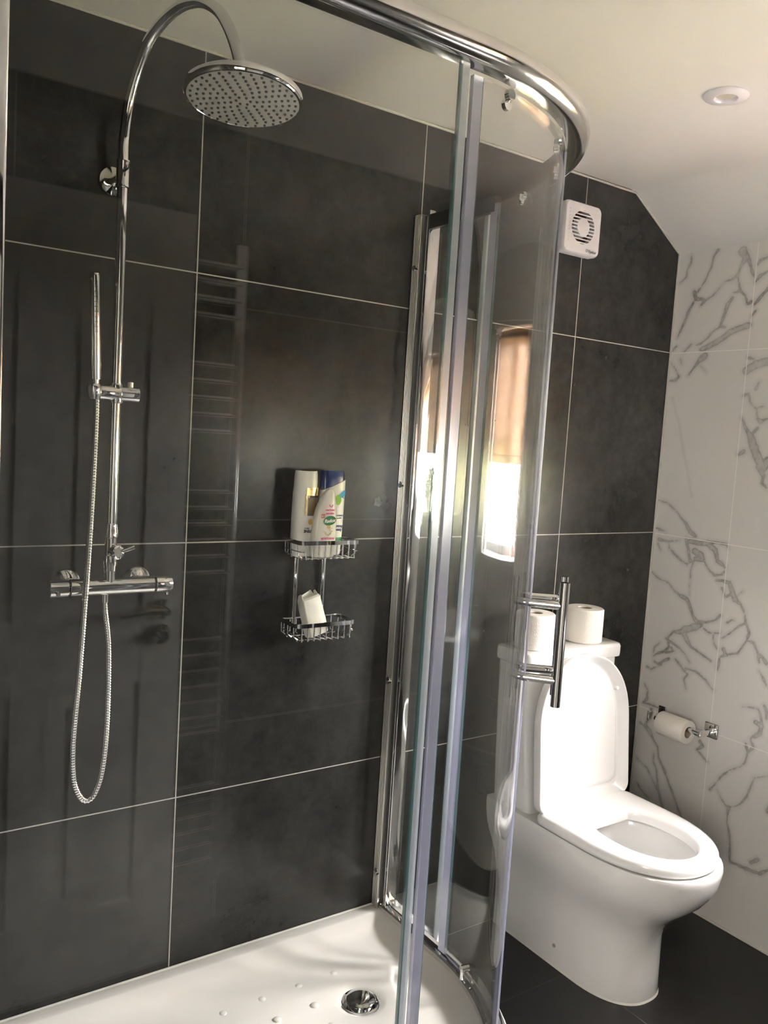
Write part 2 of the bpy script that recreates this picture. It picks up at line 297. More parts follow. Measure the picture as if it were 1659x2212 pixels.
# marble window wall: tiled inner face as a fine grid that carries the veins, solid behind
VEINS = [
[(-0.048,2.109,0.0023),(-0.048,2.086,0.003),(-0.037,2.069,0.0023),(-0.035,2.043,0.0023),(-0.011,2.025,0.0019)],
[(-0.144,2.114,0.0037),(-0.131,2.098,0.0029),(-0.124,2.062,0.0026),(-0.107,2.024,0.0022),(-0.091,2,0.0022),(-0.083,1.99,0.003)],
[(-0.072,1.991,0.0053),(-0.079,1.968,0.006),(-0.101,1.966,0.0052),(-0.114,1.961,0.0037),(-0.099,1.947,0.003)],
[(-0.114,1.961,0.003),(-0.142,1.974,0.0022),(-0.161,1.993,0.0018),(-0.179,2.012,0.0018),(-0.207,2.018,0.0036),(-0.22,2.027,0.0036),(-0.231,2.056,0.0036),(-0.244,2.079,0.0107),(-0.23,2.098,0.0143)],
[(-0.253,2.071,0.0057),(-0.268,2.034,0.0042),(-0.278,2.012,0.0028)],
[(-0.22,2.027,0.0043),(-0.23,1.996,0.0029),(-0.235,1.978,0.0029),(-0.214,1.975,0.0022)],
[(-0.235,1.978,0.0029),(-0.253,1.962,0.0025),(-0.264,1.936,0.0035),(-0.277,1.942,0.0049)],
[(-0.21,1.959,0.0058),(-0.196,1.939,0.0065),(-0.19,1.914,0.0058),(-0.184,1.896,0.0044),(-0.176,1.875,0.0037),(-0.195,1.87,0.0029)],
[(-0.176,1.872,0.0037),(-0.155,1.862,0.0026),(-0.136,1.841,0.0037),(-0.112,1.824,0.0045),(-0.095,1.821,0.0019)],
[(-0.275,1.872,0.0099),(-0.244,1.864,0.0093),(-0.213,1.855,0.0094),(-0.187,1.835,0.0088),(-0.159,1.822,0.0096),(-0.127,1.809,0.0089),(-0.114,1.805,0.0052)],
[(-0.133,1.786,0.0089),(-0.114,1.772,0.009),(-0.102,1.757,0.006),(-0.077,1.724,0.0015)],
[(-0.118,1.755,0.0019),(-0.142,1.732,0.0008)],
[(-0.071,1.957,0.003),(-0.057,1.932,0.0038),(-0.043,1.896,0.0046),(-0.032,1.87,0.0031),(-0.021,1.848,0.0019)],
[(-0.005,1.768,0.0015),(-0.028,1.741,0.0019),(-0.042,1.721,0.0031),(-0.032,1.71,0.0038),(-0.004,1.707,0.0031)],
[(-0.042,1.778,0.0027),(-0.046,1.763,0.0023)],
[(-0.022,1.821,0.0027),(-0.007,1.807,0.0031)],
[(-0.077,1.824,0.0019),(-0.053,1.801,0.0019)],
[(-0.024,1.652,0.0008),(-0.062,1.561,0.0008),(-0.084,1.485,0.0008),(-0.116,1.391,0.0008),(-0.133,1.335,0.0008)],
[(-0.039,1.307,0.0016),(-0.069,1.286,0.0023)],
[(-0.316,2.069,0.0035),(-0.292,2.062,0.0049),(-0.285,2.052,0.0028)],
[(-0.32,2.027,0.0035),(-0.297,2.016,0.0056),(-0.284,2.001,0.0035)],
[(-0.326,1.975,0.0049),(-0.304,1.953,0.0049),(-0.287,1.931,0.0035)],
[(-0.293,1.913,0.0035),(-0.28,1.896,0.0028)],
[(-0.282,1.734,0.0121),(-0.311,1.751,0.0127),(-0.35,1.76,0.0125)],
[(-0.282,1.773,0.0028),(-0.305,1.768,0.0021)],
[(-0.281,1.658,0.005),(-0.297,1.665,0.0043),(-0.306,1.638,0.0028),(-0.322,1.62,0.0028),(-0.348,1.626,0.0021)],
[(-0.328,1.698,0.0028),(-0.319,1.677,0.0035)],
[(-0.282,1.591,0.0021),(-0.302,1.556,0.005),(-0.319,1.535,0.0099),(-0.331,1.504,0.0141),(-0.35,1.47,0.014),(-0.368,1.443,0.0126),(-0.382,1.465,0.0139)],
[(-0.283,1.478,0.0036),(-0.301,1.488,0.0057)],
[(-0.325,1.624,0.0028),(-0.335,1.589,0.0035),(-0.345,1.582,0.007),(-0.367,1.59,0.0021)],
[(-0.338,1.561,0.0028),(-0.323,1.543,0.0042)],
[(-0.352,1.445,0.007),(-0.374,1.418,0.0056),(-0.369,1.397,0.0042),(-0.389,1.384,0.0028)],
[(-0.003,1.31,0.0011),(-0.047,1.303,0.0014),(-0.089,1.275,0.0018),(-0.103,1.259,0.0028),(-0.121,1.243,0.0049),(-0.14,1.221,0.0056),(-0.162,1.208,0.0049)],
[(0,1.217,0.0029),(-0.022,1.213,0.0051),(-0.047,1.208,0.0011)],
[(-0.022,1.179,0.0036),(-0.061,1.177,0.0029),(-0.103,1.187,0.0014)],
[(-0.019,1.164,0.0022),(-0.034,1.144,0.0025)],
[(-0.061,1.177,0.0022),(-0.066,1.156,0.0029),(-0.086,1.141,0.0029),(-0.109,1.125,0.0028),(-0.14,1.113,0.0035)],
[(-0.127,1.194,0.0035),(-0.138,1.167,0.0063),(-0.145,1.139,0.0049),(-0.151,1.122,0.0042)],
[(-0.144,1.189,0.0084),(-0.177,1.187,0.0083),(-0.208,1.191,0.0076),(-0.237,1.174,0.0082),(-0.248,1.141,0.0068),(-0.261,1.136,0.0054),(-0.277,1.125,0.0027)],
[(-0.163,1.16,0.0105),(-0.188,1.153,0.009),(-0.198,1.137,0.0062),(-0.17,1.136,0.007)],
[(-0.207,1.196,0.0048),(-0.242,1.199,0.0041),(-0.273,1.197,0.0034),(-0.28,1.188,0.0027)],
[(-0.163,1.126,0.0031),(-0.156,1.098,0.0021),(-0.157,1.062,0.0018),(-0.159,1.013,0.0018)],
[(-0.203,1.131,0.0028),(-0.221,1.109,0.0024),(-0.242,1.095,0.0027),(-0.265,1.099,0.0041),(-0.275,1.111,0.0034)],
[(-0.251,1.079,0.002),(-0.27,1.083,0.0047),(-0.297,1.081,0.0067),(-0.307,1.059,0.0081),(-0.321,1.034,0.01),(-0.341,1.021,0.004),(-0.356,1,0.0026)],
[(-0.273,1.059,0.0034),(-0.287,1.034,0.002),(-0.305,1.044,0.004)],
[(-0.327,1.045,0.0013),(-0.344,1.062,0.0008)],
[(-0.005,1.067,0.0018),(-0.036,1.048,0.0025),(-0.076,1.041,0.0029),(-0.1,1.019,0.0025),(-0.127,1.006,0.005),(-0.152,1.001,0.007),(-0.167,0.978,0.0063),(-0.178,0.952,0.0056),(-0.192,0.937,0.007)],
[(-0.192,0.937,0.0049),(-0.228,0.94,0.0035),(-0.261,0.954,0.0027),(-0.277,0.973,0.0041)],
[(-0.213,0.928,0.0083),(-0.19,0.915,0.0119),(-0.155,0.9,0.012),(-0.14,0.889,0.0085),(-0.111,0.883,0.0029),(-0.096,0.861,0.0029)],
[(-0.153,0.885,0.0085),(-0.167,0.867,0.0085),(-0.181,0.852,0.0042),(-0.215,0.839,0.0024),(-0.26,0.822,0.0017)],
[(-0.222,0.919,0.0035),(-0.243,0.909,0.0024),(-0.281,0.917,0.0017)],
[(-0.259,0.906,0.0034),(-0.264,0.879,0.0024),(-0.283,0.86,0.002)],
[(-0.088,0.855,0.0029),(-0.11,0.846,0.0043),(-0.141,0.835,0.0028),(-0.168,0.816,0.0021),(-0.183,0.798,0.0014)],
[(-0.097,0.85,0.0036),(-0.1,0.828,0.0036),(-0.084,0.81,0.0043),(-0.059,0.796,0.0029),(-0.043,0.784,0.0022)],
[(-0.064,0.834,0.0025),(-0.044,0.815,0.0026),(-0.042,0.792,0.0022)],
[(-0.108,0.83,0.0029),(-0.122,0.819,0.0029),(-0.089,0.807,0.0036)],
[(-0.104,0.789,0.0043),(-0.084,0.776,0.0043),(-0.064,0.76,0.0029),(-0.049,0.767,0.0037)],
[(-0.021,0.741,0.0022),(-0.039,0.736,0.0022),(-0.081,0.764,0.0015)],
[(-0.129,0.795,0.0021),(-0.152,0.779,0.0028),(-0.166,0.765,0.0028),(-0.183,0.758,0.0025),(-0.169,0.74,0.0028),(-0.18,0.707,0.0011)],
[(-0.173,0.774,0.0028),(-0.206,0.775,0.0024),(-0.223,0.769,0.0028),(-0.248,0.758,0.0031),(-0.274,0.734,0.0024),(-0.282,0.733,0.0017)],
[(-0.298,0.87,0.0047),(-0.311,0.856,0.0047),(-0.289,0.843,0.0027),(-0.286,0.801,0.0048)],
[(-0.311,0.856,0.0027),(-0.347,0.869,0.003),(-0.362,0.893,0.002),(-0.374,0.916,0.003),(-0.396,0.915,0.0039),(-0.413,0.889,0.0046),(-0.42,0.86,0.0033)],
[(-0.369,0.962,0.0033),(-0.379,0.941,0.0046),(-0.374,0.916,0.004)],
[(-0.29,0.903,0.0017),(-0.318,0.927,0.0024),(-0.344,0.955,0.0023),(-0.365,0.968,0.0033),(-0.358,0.997,0.002)],
[(-0.303,0.955,0.0024),(-0.317,0.968,0.0027),(-0.328,0.967,0.002)],
[(-0.421,0.884,0.0033),(-0.444,0.863,0.0065)],
[(-0.423,0.834,0.002),(-0.439,0.815,0.0032),(-0.451,0.798,0.0019)],
[(-0.019,0.679,0.0026),(-0.034,0.661,0.0022),(-0.033,0.63,0.0052),(-0.017,0.613,0.0037),(-0.053,0.617,0.0022),(-0.093,0.614,0.0015)],
[(-0.382,0.71,0.001),(-0.411,0.717,0.0026),(-0.435,0.718,0.0033),(-0.445,0.696,0.0039),(-0.451,0.671,0.0032),(-0.447,0.646,0.0046),(-0.427,0.629,0.0033)],
[(-0.451,0.735,0.0045),(-0.46,0.718,0.0045),(-0.462,0.698,0.0032)],
[(-0.054,0.602,0.0022),(-0.047,0.569,0.0037),(-0.038,0.543,0.0044),(-0.058,0.527,0.0044),(-0.069,0.508,0.0044)],
[(-0.015,0.543,0.0022),(-0.044,0.53,0.0037),(-0.069,0.508,0.0044),(-0.094,0.482,0.0029),(-0.102,0.447,0.0036),(-0.128,0.415,0.0036),(-0.149,0.378,0.0036),(-0.17,0.348,0.0036),(-0.191,0.312,0.0043),(-0.211,0.283,0.0028)],
[(-0.082,0.455,0.0029),(-0.082,0.428,0.0029),(-0.098,0.404,0.0029),(-0.109,0.347,0.0044),(-0.126,0.308,0.0051),(-0.138,0.283,0.0036)],
[(-0.015,0.416,0.0015),(-0.059,0.397,0.0022),(-0.079,0.374,0.0022),(-0.106,0.338,0.0029)],
[(-0.025,0.33,0.0015),(-0.05,0.309,0.0022),(-0.074,0.299,0.003)],
[(-0.25,0.555,0.0049),(-0.263,0.545,0.0042),(-0.241,0.526,0.0035),(-0.28,0.5,0.0028)],
[(-0.405,0.601,0.0033),(-0.413,0.58,0.004),(-0.411,0.548,0.0026),(-0.395,0.525,0.002),(-0.361,0.502,0.0017),(-0.334,0.471,0.002),(-0.318,0.44,0.0027),(-0.301,0.415,0.0027)],
[(-0.326,0.425,0.002),(-0.341,0.403,0.002),(-0.362,0.386,0.0027),(-0.388,0.395,0.002),(-0.408,0.412,0.003),(-0.426,0.444,0.003),(-0.434,0.474,0.0023),(-0.444,0.509,0.002),(-0.486,0.53,0.0023)],
[(-0.37,0.383,0.0067),(-0.369,0.357,0.0027),(-0.37,0.336,0.002),(-0.38,0.313,0.003),(-0.387,0.281,0.0034),(-0.389,0.246,0.003),(-0.392,0.219,0.0034),(-0.422,0.222,0.004),(-0.451,0.222,0.0053),(-0.49,0.227,0.0059),(-0.516,0.25,0.0026)],
[(-0.462,0.249,0.0046),(-0.482,0.268,0.0046)],
[(-0.429,0.677,0.0065),(-0.451,0.671,0.0045),(-0.44,0.647,0.0033),(-0.417,0.622,0.0026),(-0.431,0.6,0.0033),(-0.415,0.577,0.0033)]]

WY0, WY1, WZ0, WZ1 = -1.46, -0.70, 1.06, 1.86
rnd = random.Random(11)
for k in range(26):                                    # veins on the stretch of wall beyond the frame
    y, z = rnd.uniform(-2.0, -0.52), rnd.uniform(0, 2.1); a = rnd.uniform(0.5, 2.4); v = []
    for q in range(rnd.randint(4, 9)):
        v.append((y, z, rnd.choice([0.0015, 0.002, 0.004, 0.009]))); a += rnd.uniform(-0.7, 0.7)
        y += math.cos(a)*0.05; z -= math.sin(a)*0.07
        if y > -0.5: break
    if len(v) > 1: VEINS.append(v)
import numpy as np
bm = bmesh.new()
for ya, st, ny, nz in ((0.0, 0.005, 112, 428), (-0.56, 0.02, 73, 107)):
    G = {}
    for i in range(ny+1):
        for j in range(nz+1): G[i, j] = bm.verts.new((0, ya-i*st, j*st))
    for i in range(ny):
        for j in range(nz):
            y, z = ya-(i+0.5)*st, (j+0.5)*st
            if WY0 < y < WY1 and WZ0 < z < WZ1: continue
            bm.faces.new((G[i, j], G[i+1, j], G[i+1, j+1], G[i, j+1]))
bmesh.ops.delete(bm, geom=[v for v in bm.verts if not v.link_faces], context='VERTS')
for a in ((0.001, 0.25, -2.02, WY0, -0.1, 2.2), (0.001, 0.25, WY1, 0.0, -0.1, 2.2), (0.001, 0.25, WY0, WY1, -0.1, WZ0), (0.001, 0.25, WY0, WY1, WZ1, 2.2)): box(bm, *a)
me = bpy.data.meshes.new('wall_right'); bm.to_mesh(me); bm.free(); me.materials.append(M['marble'])
wr = bpy.data.objects.new('wall_right', me); COL.objects.link(wr); wr['kind'] = 'structure'
co = np.empty(len(me.vertices)*3); me.vertices.foreach_get('co', co); co = co.reshape(-1, 3)
best = np.full(len(co), 9.0)
VEINS = [[(y, z, w-0.004) for y, z, w in v] if max(q[2] for q in v) < 0.00095 else v for v in VEINS]
for v in VEINS:
    for (y0, z0, w0), (y1, z1, w1) in zip(v, v[1:]):
        d = np.array([y1-y0, z1-z0]); L2 = max(d@d, 1e-9)
        t = np.clip(((co[:, 1]-y0)*d[0] + (co[:, 2]-z0)*d[1])/L2, 0, 1)
        dist = np.hypot(co[:, 1]-y0-t*d[0], co[:, 2]-z0-t*d[1]) - (w0 + t*(w1-w0))
        best = np.minimum(best, dist)
best[co[:, 0] > 0.0005] = 9.0
at = me.attributes.new('vein_distance', 'FLOAT', 'POINT'); at.data.foreach_set('value', best.astype(np.float32))
# shower-side and doorway wall on the left
bm = bmesh.new()
box(bm, -2.40, -2.285, -1.05, 0.0, -0.1, 2.4); box(bm, -2.40, -2.285, -2.14, -1.875, -0.1, 2.4); box(bm, -2.40, -2.285, -1.875, -1.05, 2.03, 2.4)
struct('wall_left', bm, 'tile_opp')
bm = bmesh.new(); box(bm, -3.6, -3.5, -2.9, 0.0, -0.1, 2.4); box(bm, -3.5, -2.4, -2.9, -2.8, -0.1, 2.4); box(bm, -2.5, -2.4, -2.8, -2.14, -0.1, 2.4)
struct('wall_hall', bm, 'whitewall')
bm = bmesh.new()
for a in ((-2.66, -2.61, 0.95, 1.95), (-2.11, -2.06, 0.95, 1.95), (-2.61, -2.11, 0.95, 1.0), (-2.61, -2.11, 1.90, 1.95)): box(bm, -3.5, -3.47, a[0], a[1], a[2], a[3], 0.004)
struct('fill_light_frame', bm, 'upvc')  # made-up frame set around the added hall fill lamp, solid wall behind
# beads of white sealant and tile trim
bm = bmesh.new(); tube(bm, [(-2.28, -0.002, 2.270), (-0.24, -0.002, 2.266), (0.0, -0.002, 2.118)], 0.0035, 8); struct('trim_1', bm, 'sealant', True)
bm = bmesh.new(); box(bm, -0.006, 0.0, -0.006, 0.0, 0.0, 2.118, 0.001, 1); struct('trim_2', bm, 'sealant', True)
bm = bmesh.new(); tube(bm, [(-0.002, 0.0, 0.002), (-0.002, -2.02, 0.002)], 0.0055, 8); struct('trim_3', bm, 'sealant', True)

# window with frame, mullion, panes and board
wn = bpy.data.objects.new('window_1', None); COL.objects.link(wn); wn.location = (0.2, -1.08, WZ0); wn['kind'] = 'structure'
bm = bmesh.new(); F0, F1 = 0.13, 0.19
box(bm, F0, F1, WY0, WY0+0.045, WZ0, WZ1, 0.004); box(bm, F0, F1, WY1-0.045, WY1, WZ0, WZ1, 0.004)
box(bm, F0, F1, WY0+0.045, WY1-0.045, WZ0, WZ0+0.05, 0.004); box(bm, F0, F1, WY0+0.045, WY1-0.045, WZ1-0.045, WZ1, 0.004)
box(bm, F0, F1, -1.11, -1.025, WZ0+0.05, WZ1-0.045, 0.004)
obj('window_frame', bm, 'upvc', wn)
for a, b in ((WY0+0.045, -1.11), (-1.025, WY1-0.045)):
    bm = bmesh.new(); box(bm, 0.155, 0.159, a, b, WZ0+0.05, WZ1-0.045); obj('window_pane', bm, 'pane', wn)
bm = bmesh.new(); box(bm, -0.012, 0.13, WY0+0.001, WY1-0.001, WZ0-0.0, WZ0+0.018, 0.004); obj('window_board', bm, 'upvc', wn)

# roller blind
rb = thing('roller_blind', 'brown woven roller blind pulled half down over the window', 'blind', (0.05, -1.08, WZ1-0.02))
bm = bmesh.new(); tube(bm, [(0.06, WY0+0.008, WZ1-0.022), (0.06, WY1-0.008, WZ1-0.022)], 0.018, 20); obj('roller_tube', bm, 'blind', rb)
bm = bmesh.new(); box(bm, 0.043, 0.0442, WY0+0.012, WY1-0.012, 1.425, WZ1-0.02); obj('blind_cloth', bm, 'blind', rb, False)
bm = bmesh.new(); box(bm, 0.038, 0.049, WY0+0.012, WY1-0.012, 1.40, 1.428, 0.003); obj('hem_bar', bm, 'blind', rb)
# things on the window board
v = thing('glass_vase', 'clear glass vase with dried green stems on the window board', 'vase', (0.07, -1.05, WZ0+0.018))
bm = bmesh.new(); lathe(bm, [(0.0, 0), (0.022, 0), (0.024, 0.01), (0.018, 0.10), (0.022, 0.15), (0.020, 0.15), (0.016, 0.10), (0.021, 0.012), (0, 0.012)], (0.07, -1.05, WZ0+0.018), seg=24); obj('vessel', bm, 'pane', v)
bm = bmesh.new(); r5 = random.Random(3)
for k in range(9):
    a = r5.uniform(0, 6.28); l = r5.uniform(0.16, 0.24); b0_ = Vector((0.07+0.006*math.cos(a), -1.05+0.006*math.sin(a), WZ0+0.034)); tp = b0_ + Vector((0.02*math.cos(a), 0.02*math.sin(a), l))
    tube(bm, [b0_, (b0_+tp)/2, tp], 0.0012, 6)
    for q in range(7):
        c = b0_.lerp(tp, 0.55+0.07*q); bmesh.ops.create_icosphere(bm, subdivisions=1, radius=0.005, matrix=Matrix.Translation(c + Vector((r5.uniform(-.006, .006), r5.uniform(-.006, .006), 0))) @ Matrix.Diagonal((1, 1, 1.8, 1)))
obj('stems', bm, 'plant', v)
bm = bmesh.new(); lathe(bm, [(0, 0), (0.014, 0), (0.014, 0.10), (0.010, 0.115), (0.006, 0.12), (0.006, 0.135), (0, 0.135)], (0.05, -0.79, WZ0+0.018), seg=24)
tag(obj('pink_bottle', bm, 'pinkwax'), 'slim pink bottle on the window board beside the glass vase', 'bottle')
bm = bmesh.new(); lathe(bm, [(0, 0), (0.024, 0), (0.026, 0.01), (0.026, 0.08), (0.012, 0.10), (0.012, 0.12), (0, 0.12)], (0.06, -1.36, WZ0+0.018), seg=24)
tag(obj('clear_bottle', bm, 'pane'), 'squat clear glass bottle on the window board under the blind', 'bottle')
# outside
bm = bmesh.new()
box(bm, 1.6, 2.4, -5.5, -1.35, -0.5, 1.40); bmesh.ops.subdivide_edges(bm, edges=bm.edges, cuts=24, use_grid_fill=True)
for vv in bm.verts:
    nn = noise.noise(vv.co*3.1)*0.22 + noise.noise(vv.co*11)*0.07; vv.co += Vector((-0.6, 0.3, 0.8))*nn
hd = tag(obj('garden_hedge', bm, 'hedge'), 'yellow green garden hedge seen in the reflection of the window', 'hedge')
bm = bmesh.new(); box(bm, 0.25, 9, -7, 6, -0.7, -0.5); struct('ground', bm, 'lawn')

# basin on the window wall, mirror, radiator, open door opposite the shower
ba = thing('wash_basin', 'small white wash basin hung under the rounded mirror', 'basin', (-0.42, -2.02, 0.62))
bm = bmesh.new(); BX, BY, BZ = -0.42, -1.79, 0.85
def bas(sx, sy, z, n=40, dx=0):
    out = []
    for k in range(n):
        a = 2*PI*k/n; c, s = math.cos(a), math.sin(a); e = 0.62
        out.append((BX + sy*math.copysign(abs(c)**e, c), BY - dx + sx*1.14*math.copysign(abs(s)**e, s), z))
    return out
loft(bm, [bas(0.10, 0.11, 0.62, dx=0.095), bas(0.135, 0.16, 0.68, dx=0.06), bas(0.175, 0.215, 0.77, dx=0.02), bas(0.195, 0.245, 0.83), bas(0.198, 0.25, 0.85), bas(0.19, 0.242, 0.856), bas(0.165, 0.215, 0.853, dx=-0.006), bas(0.155, 0.205, 0.84, dx=-0.006), bas(0.13, 0.17, 0.78), bas(0.06, 0.08, 0.745), bas(0.02, 0.02, 0.742)])
obj('bowl', bm, 'porcelain', ba)
bm = bmesh.new(); lathe(bm, [(0.024, 0), (0.022, 0.02), (0.017, 0.03), (0.017, 0.10), (0, 0.105)], (-0.42, -1.975, 0.853), seg=24)
tube(bm, [(-0.42, -1.975, 0.93), (-0.42, -1.92, 0.945), (-0.42, -1.88, 0.94), (-0.42, -1.875, 0.92)], 0.009, 12); tube(bm, [(-0.42, -1.975, 0.96), (-0.42, -1.99, 0.99)], 0.006, 10)
obj('mixer_tap', bm, 'chrome', ba)
sd = thing('soap_dispenser', 'olive soap dispenser with a chrome pump on the basin rim', 'dispenser', (-0.27, -1.955, 0.857))
bm = bmesh.new(); lathe(bm, [(0, 0), (0.026, 0), (0.028, 0.01), (0.027, 0.09), (0.014, 0.125), (0.013, 0.135), (0, 0.135)], (-0.27, -1.955, 0.857), seg=28); obj('flask', bm, 'amber', sd)
bm = bmesh.new(); tube(bm, [(-0.27, -1.955, 0.985), (-0.27, -1.955, 1.03)], 0.004, 10); tube(bm, [(-0.27, -1.955, 1.03), (-0.27, -1.915, 1.035), (-0.27, -1.905, 1.02)], 0.0045, 10); obj('pump', bm, 'chrome', sd)
mr = thing('wall_mirror', 'large rounded mirror with a thin pale rim opposite the shower', 'mirror', (-0.42, -2.02, 1.2))
o2 = rrect(0.64, 0.74, 0.12, 10, -0.41, 1.565); i2 = rrect(0.624, 0.724, 0.112, 10, -0.41, 1.565)
bm = bmesh.new(); loft(bm, [[(x, -2.018, z) for x, z in o2], [(x, -1.990, z) for x, z in o2], [(x, -1.990, z) for x, z in i2], [(x, -1.994, z) for x, z in i2]], False, False); obj('rim', bm, 'upvc', mr)
bm = bmesh.new(); prism(bm, i2, 1, -1.994, -2.004); obj('mirror_plate', bm, 'mirror', mr, False)
rd = thing('towel_radiator', 'tall chrome ladder towel radiator beside the open door', 'radiator', (-1.62, -1.97, 0.15))
for x in (-1.86, -1.385):
    bm = bmesh.new(); box(bm, x-0.018, x+0.018, -1.985, -1.955, 0.15, 1.96, 0.008); obj('upright', bm, 'rad', rd)
zs = [0.22+0.045*k for k in range(6)] + [0.60+0.045*k for k in range(7)] + [1.06+0.045*k for k in range(6)] + [1.45+0.045*k for k in range(5)] + [1.76+0.045*k for k in range(4)]
for z in zs:
    bm = bmesh.new(); tube(bm, [(-1.86, -1.965, z), (-1.385, -1.965, z)], 0.011, 10); obj('rung', bm, 'rad', rd)
for x in (-1.80, -1.45):
    for z in (0.35, 1.72):
        bm = bmesh.new(); tube(bm, [(x, -2.019, z), (x, -1.97, z)], 0.009, 8); obj('bracket', bm, 'rad', rd)
# the opened door, flat along the opposite wall
dr = bpy.data.objects.new('door_1', None); COL.objects.link(dr); dr.location = (-2.28, -1.89, 0.01); dr['kind'] = 'structure'
bm = bmesh.new(); DX0, DX1, DY = -2.29, -1.555, -1.868
box(bm, DX0, DX1, DY-0.035, DY-0.005, 0.01, 1.99)
def rail_(x0, x1, z0, z1): box(bm, x0, x1, DY-0.006, DY, z0, z1, 0.002, 1)
xm0, xm1 = -1.97, -1.875
for x0, x1 in ((DX0, DX0+0.105), (xm0, xm1), (DX1-0.105, DX1)): rail_(x0, x1, 0.01, 1.99)
for x0, x1 in ((DX0+0.105, xm0), (xm1, DX1-0.105)):
    for z0, z1 in ((0.01, 0.22), (0.80, 0.98), (1.88, 1.99)): rail_(x0, x1, z0, z1)
    for z0, z1 in ((0.22, 0.80), (0.98, 1.88)): box(bm, x0+0.045, x1-0.045, DY-0.006, DY-0.001, z0+0.045, z1-0.045, 0.002, 1)
obj('door_leaf', bm, 'doorpaint', dr)
bm = bmesh.new(); lathe(bm, [(0.026, 0), (0.026, 0.008), (0.010, 0.010), (0.010, 0.045), (0, 0.045)], (-1.61, DY, 0.99), (0, 1, 0), 24)
tube(bm, [(-1.61, DY+0.042, 0.99), (-1.65, DY+0.046, 0.994), (-1.73, DY+0.046, 0.985)], [0.010, 0.009, 0.007], 12)
lathe(bm, [(0.026, 0), (0.026, 0.008), (0.012, 0.012), (0.012, 0.03), (0, 0.03)], (-1.61, DY, 0.925), (0, 1, 0), 24)
obj('door_handle', bm, 'chrome', dr)

# ceiling spotlight
dl = thing('ceiling_spotlight', 'round white recessed ceiling spotlight, switched off', 'spotlight', (-0.675, -0.60, 2.27))
bm = bmesh.new(); lathe(bm, [(0.048, 0.0), (0.049, 0.004), (0.046, 0.007), (0.026, 0.009), (0.022, 0.006), (0.021, 0.0)], (-0.675, -0.60, 2.2725), (0, 0, -1), 48); obj('bezel', bm, 'lampw', dl)
bm = bmesh.new(); lathe(bm, [(0.0, 0.003), (0.0215, 0.003), (0.0215, 0.0), (0, 0.0)], (-0.675, -0.60, 2.2725), (0, 0, -1), 32); obj('lens', bm, 'led', dl)

# extractor fan on the back wall
fn = thing('extractor_fan', 'square white extractor fan high on the dark wall', 'fan', (-0.505, 0, 2.03))
FX, FZ, FY = -0.508, 2.100, -0.046
bm = bmesh.new()
def fr(w, h, r, y, dz=0): return [(x, y, z) for x, z in rrect(w, h, r, 8, FX, FZ+dz)]
loft(bm, [fr(0.142, 0.136, 0.012, 0.0), fr(0.142, 0.136, 0.012, -0.014), fr(0.150, 0.144, 0.016, -0.016), fr(0.152, 0.146, 0.018, FY+0.010), fr(0.149, 0.143, 0.018, FY+0.003), fr(0.143, 0.137, 0.016, FY)], True, False)
# front face with a ring-shaped opening
def dense(pts, m=7):
    out = []
    for a, b in zip(pts, pts[1:]+pts[:1]):
        L0 = (Vector(b)-Vector(a)).length; q = m*2 if L0 > 0.02 else 1
        out += [tuple(Vector(a).lerp(Vector(b), k/q)) for k in range(q)]
    return out
o_ = dense(fr(0.143, 0.137, 0.016, FY)); n_ = len(o_)
def ringpts(r): 
    out = []
    for q in o_:
        a = math.atan2(q[2]-FZ-0.004, q[0]-FX); out.append((FX + r*math.cos(a), FY, FZ + 0.004 + r*math.sin(a)))
    return out
loft(bm, [o_, ringpts(0.047), [(q[0], FY+0.02, q[2]) for q in ringpts(0.047)]], False, False)
obj('housing', bm, 'fan', fn)
bm = bmesh.new(); lathe(bm, [(0.048, 0), (0.048, 0.002), (0, 0.002)], (FX, FY+0.021, FZ+0.004), (0, -1, 0), 40); obj('dark_well', bm, 'fandark', fn)  # dark plastic disc closing the back of the round opening
bm = bmesh.new()
for k in range(-4, 6):
    z = FZ + 0.004 + (k-0.5)*0.0098; hw = 0.058
    loft(bm, [[(FX-hw, FY-0.0012, z+0.0018), (FX-hw, FY+0.012, z+0.0042), (FX-hw, FY+0.0125, z+0.003), (FX-hw, FY-0.001, z-0.0018)], [(FX+hw, FY-0.0012, z+0.0018), (FX+hw, FY+0.012, z+0.0042), (FX+hw, FY+0.0125, z+0.003), (FX+hw, FY-0.001, z-0.0018)]])
obj('louvre', bm, 'fan', fn)
bm = bmesh.new(); lathe(bm, [(0.027, 0), (0.027, 0.018), (0.025, 0.0205), (0, 0.0205)], (FX, FY+0.019, FZ+0.004), (0, -1, 0), 40); obj('centre_cap', bm, 'fan', fn)
text_mesh('lettering', 'Xpelair', 0.0115, 'fangrey', fn, (FX+0.045, FY-0.0006, FZ-0.059), (1, 0, 0), (0, 0, 1), bold=0.0002)
bm = bmesh.new(); lathe(bm, [(0.0045, 0), (0.0045, 0.0008), (0.0028, 0.0008), (0.0028, 0)], (FX+0.022, FY+0.0002, FZ-0.058), (0, -1, 0), 16); obj('emblem', bm, 'fangrey', fn)

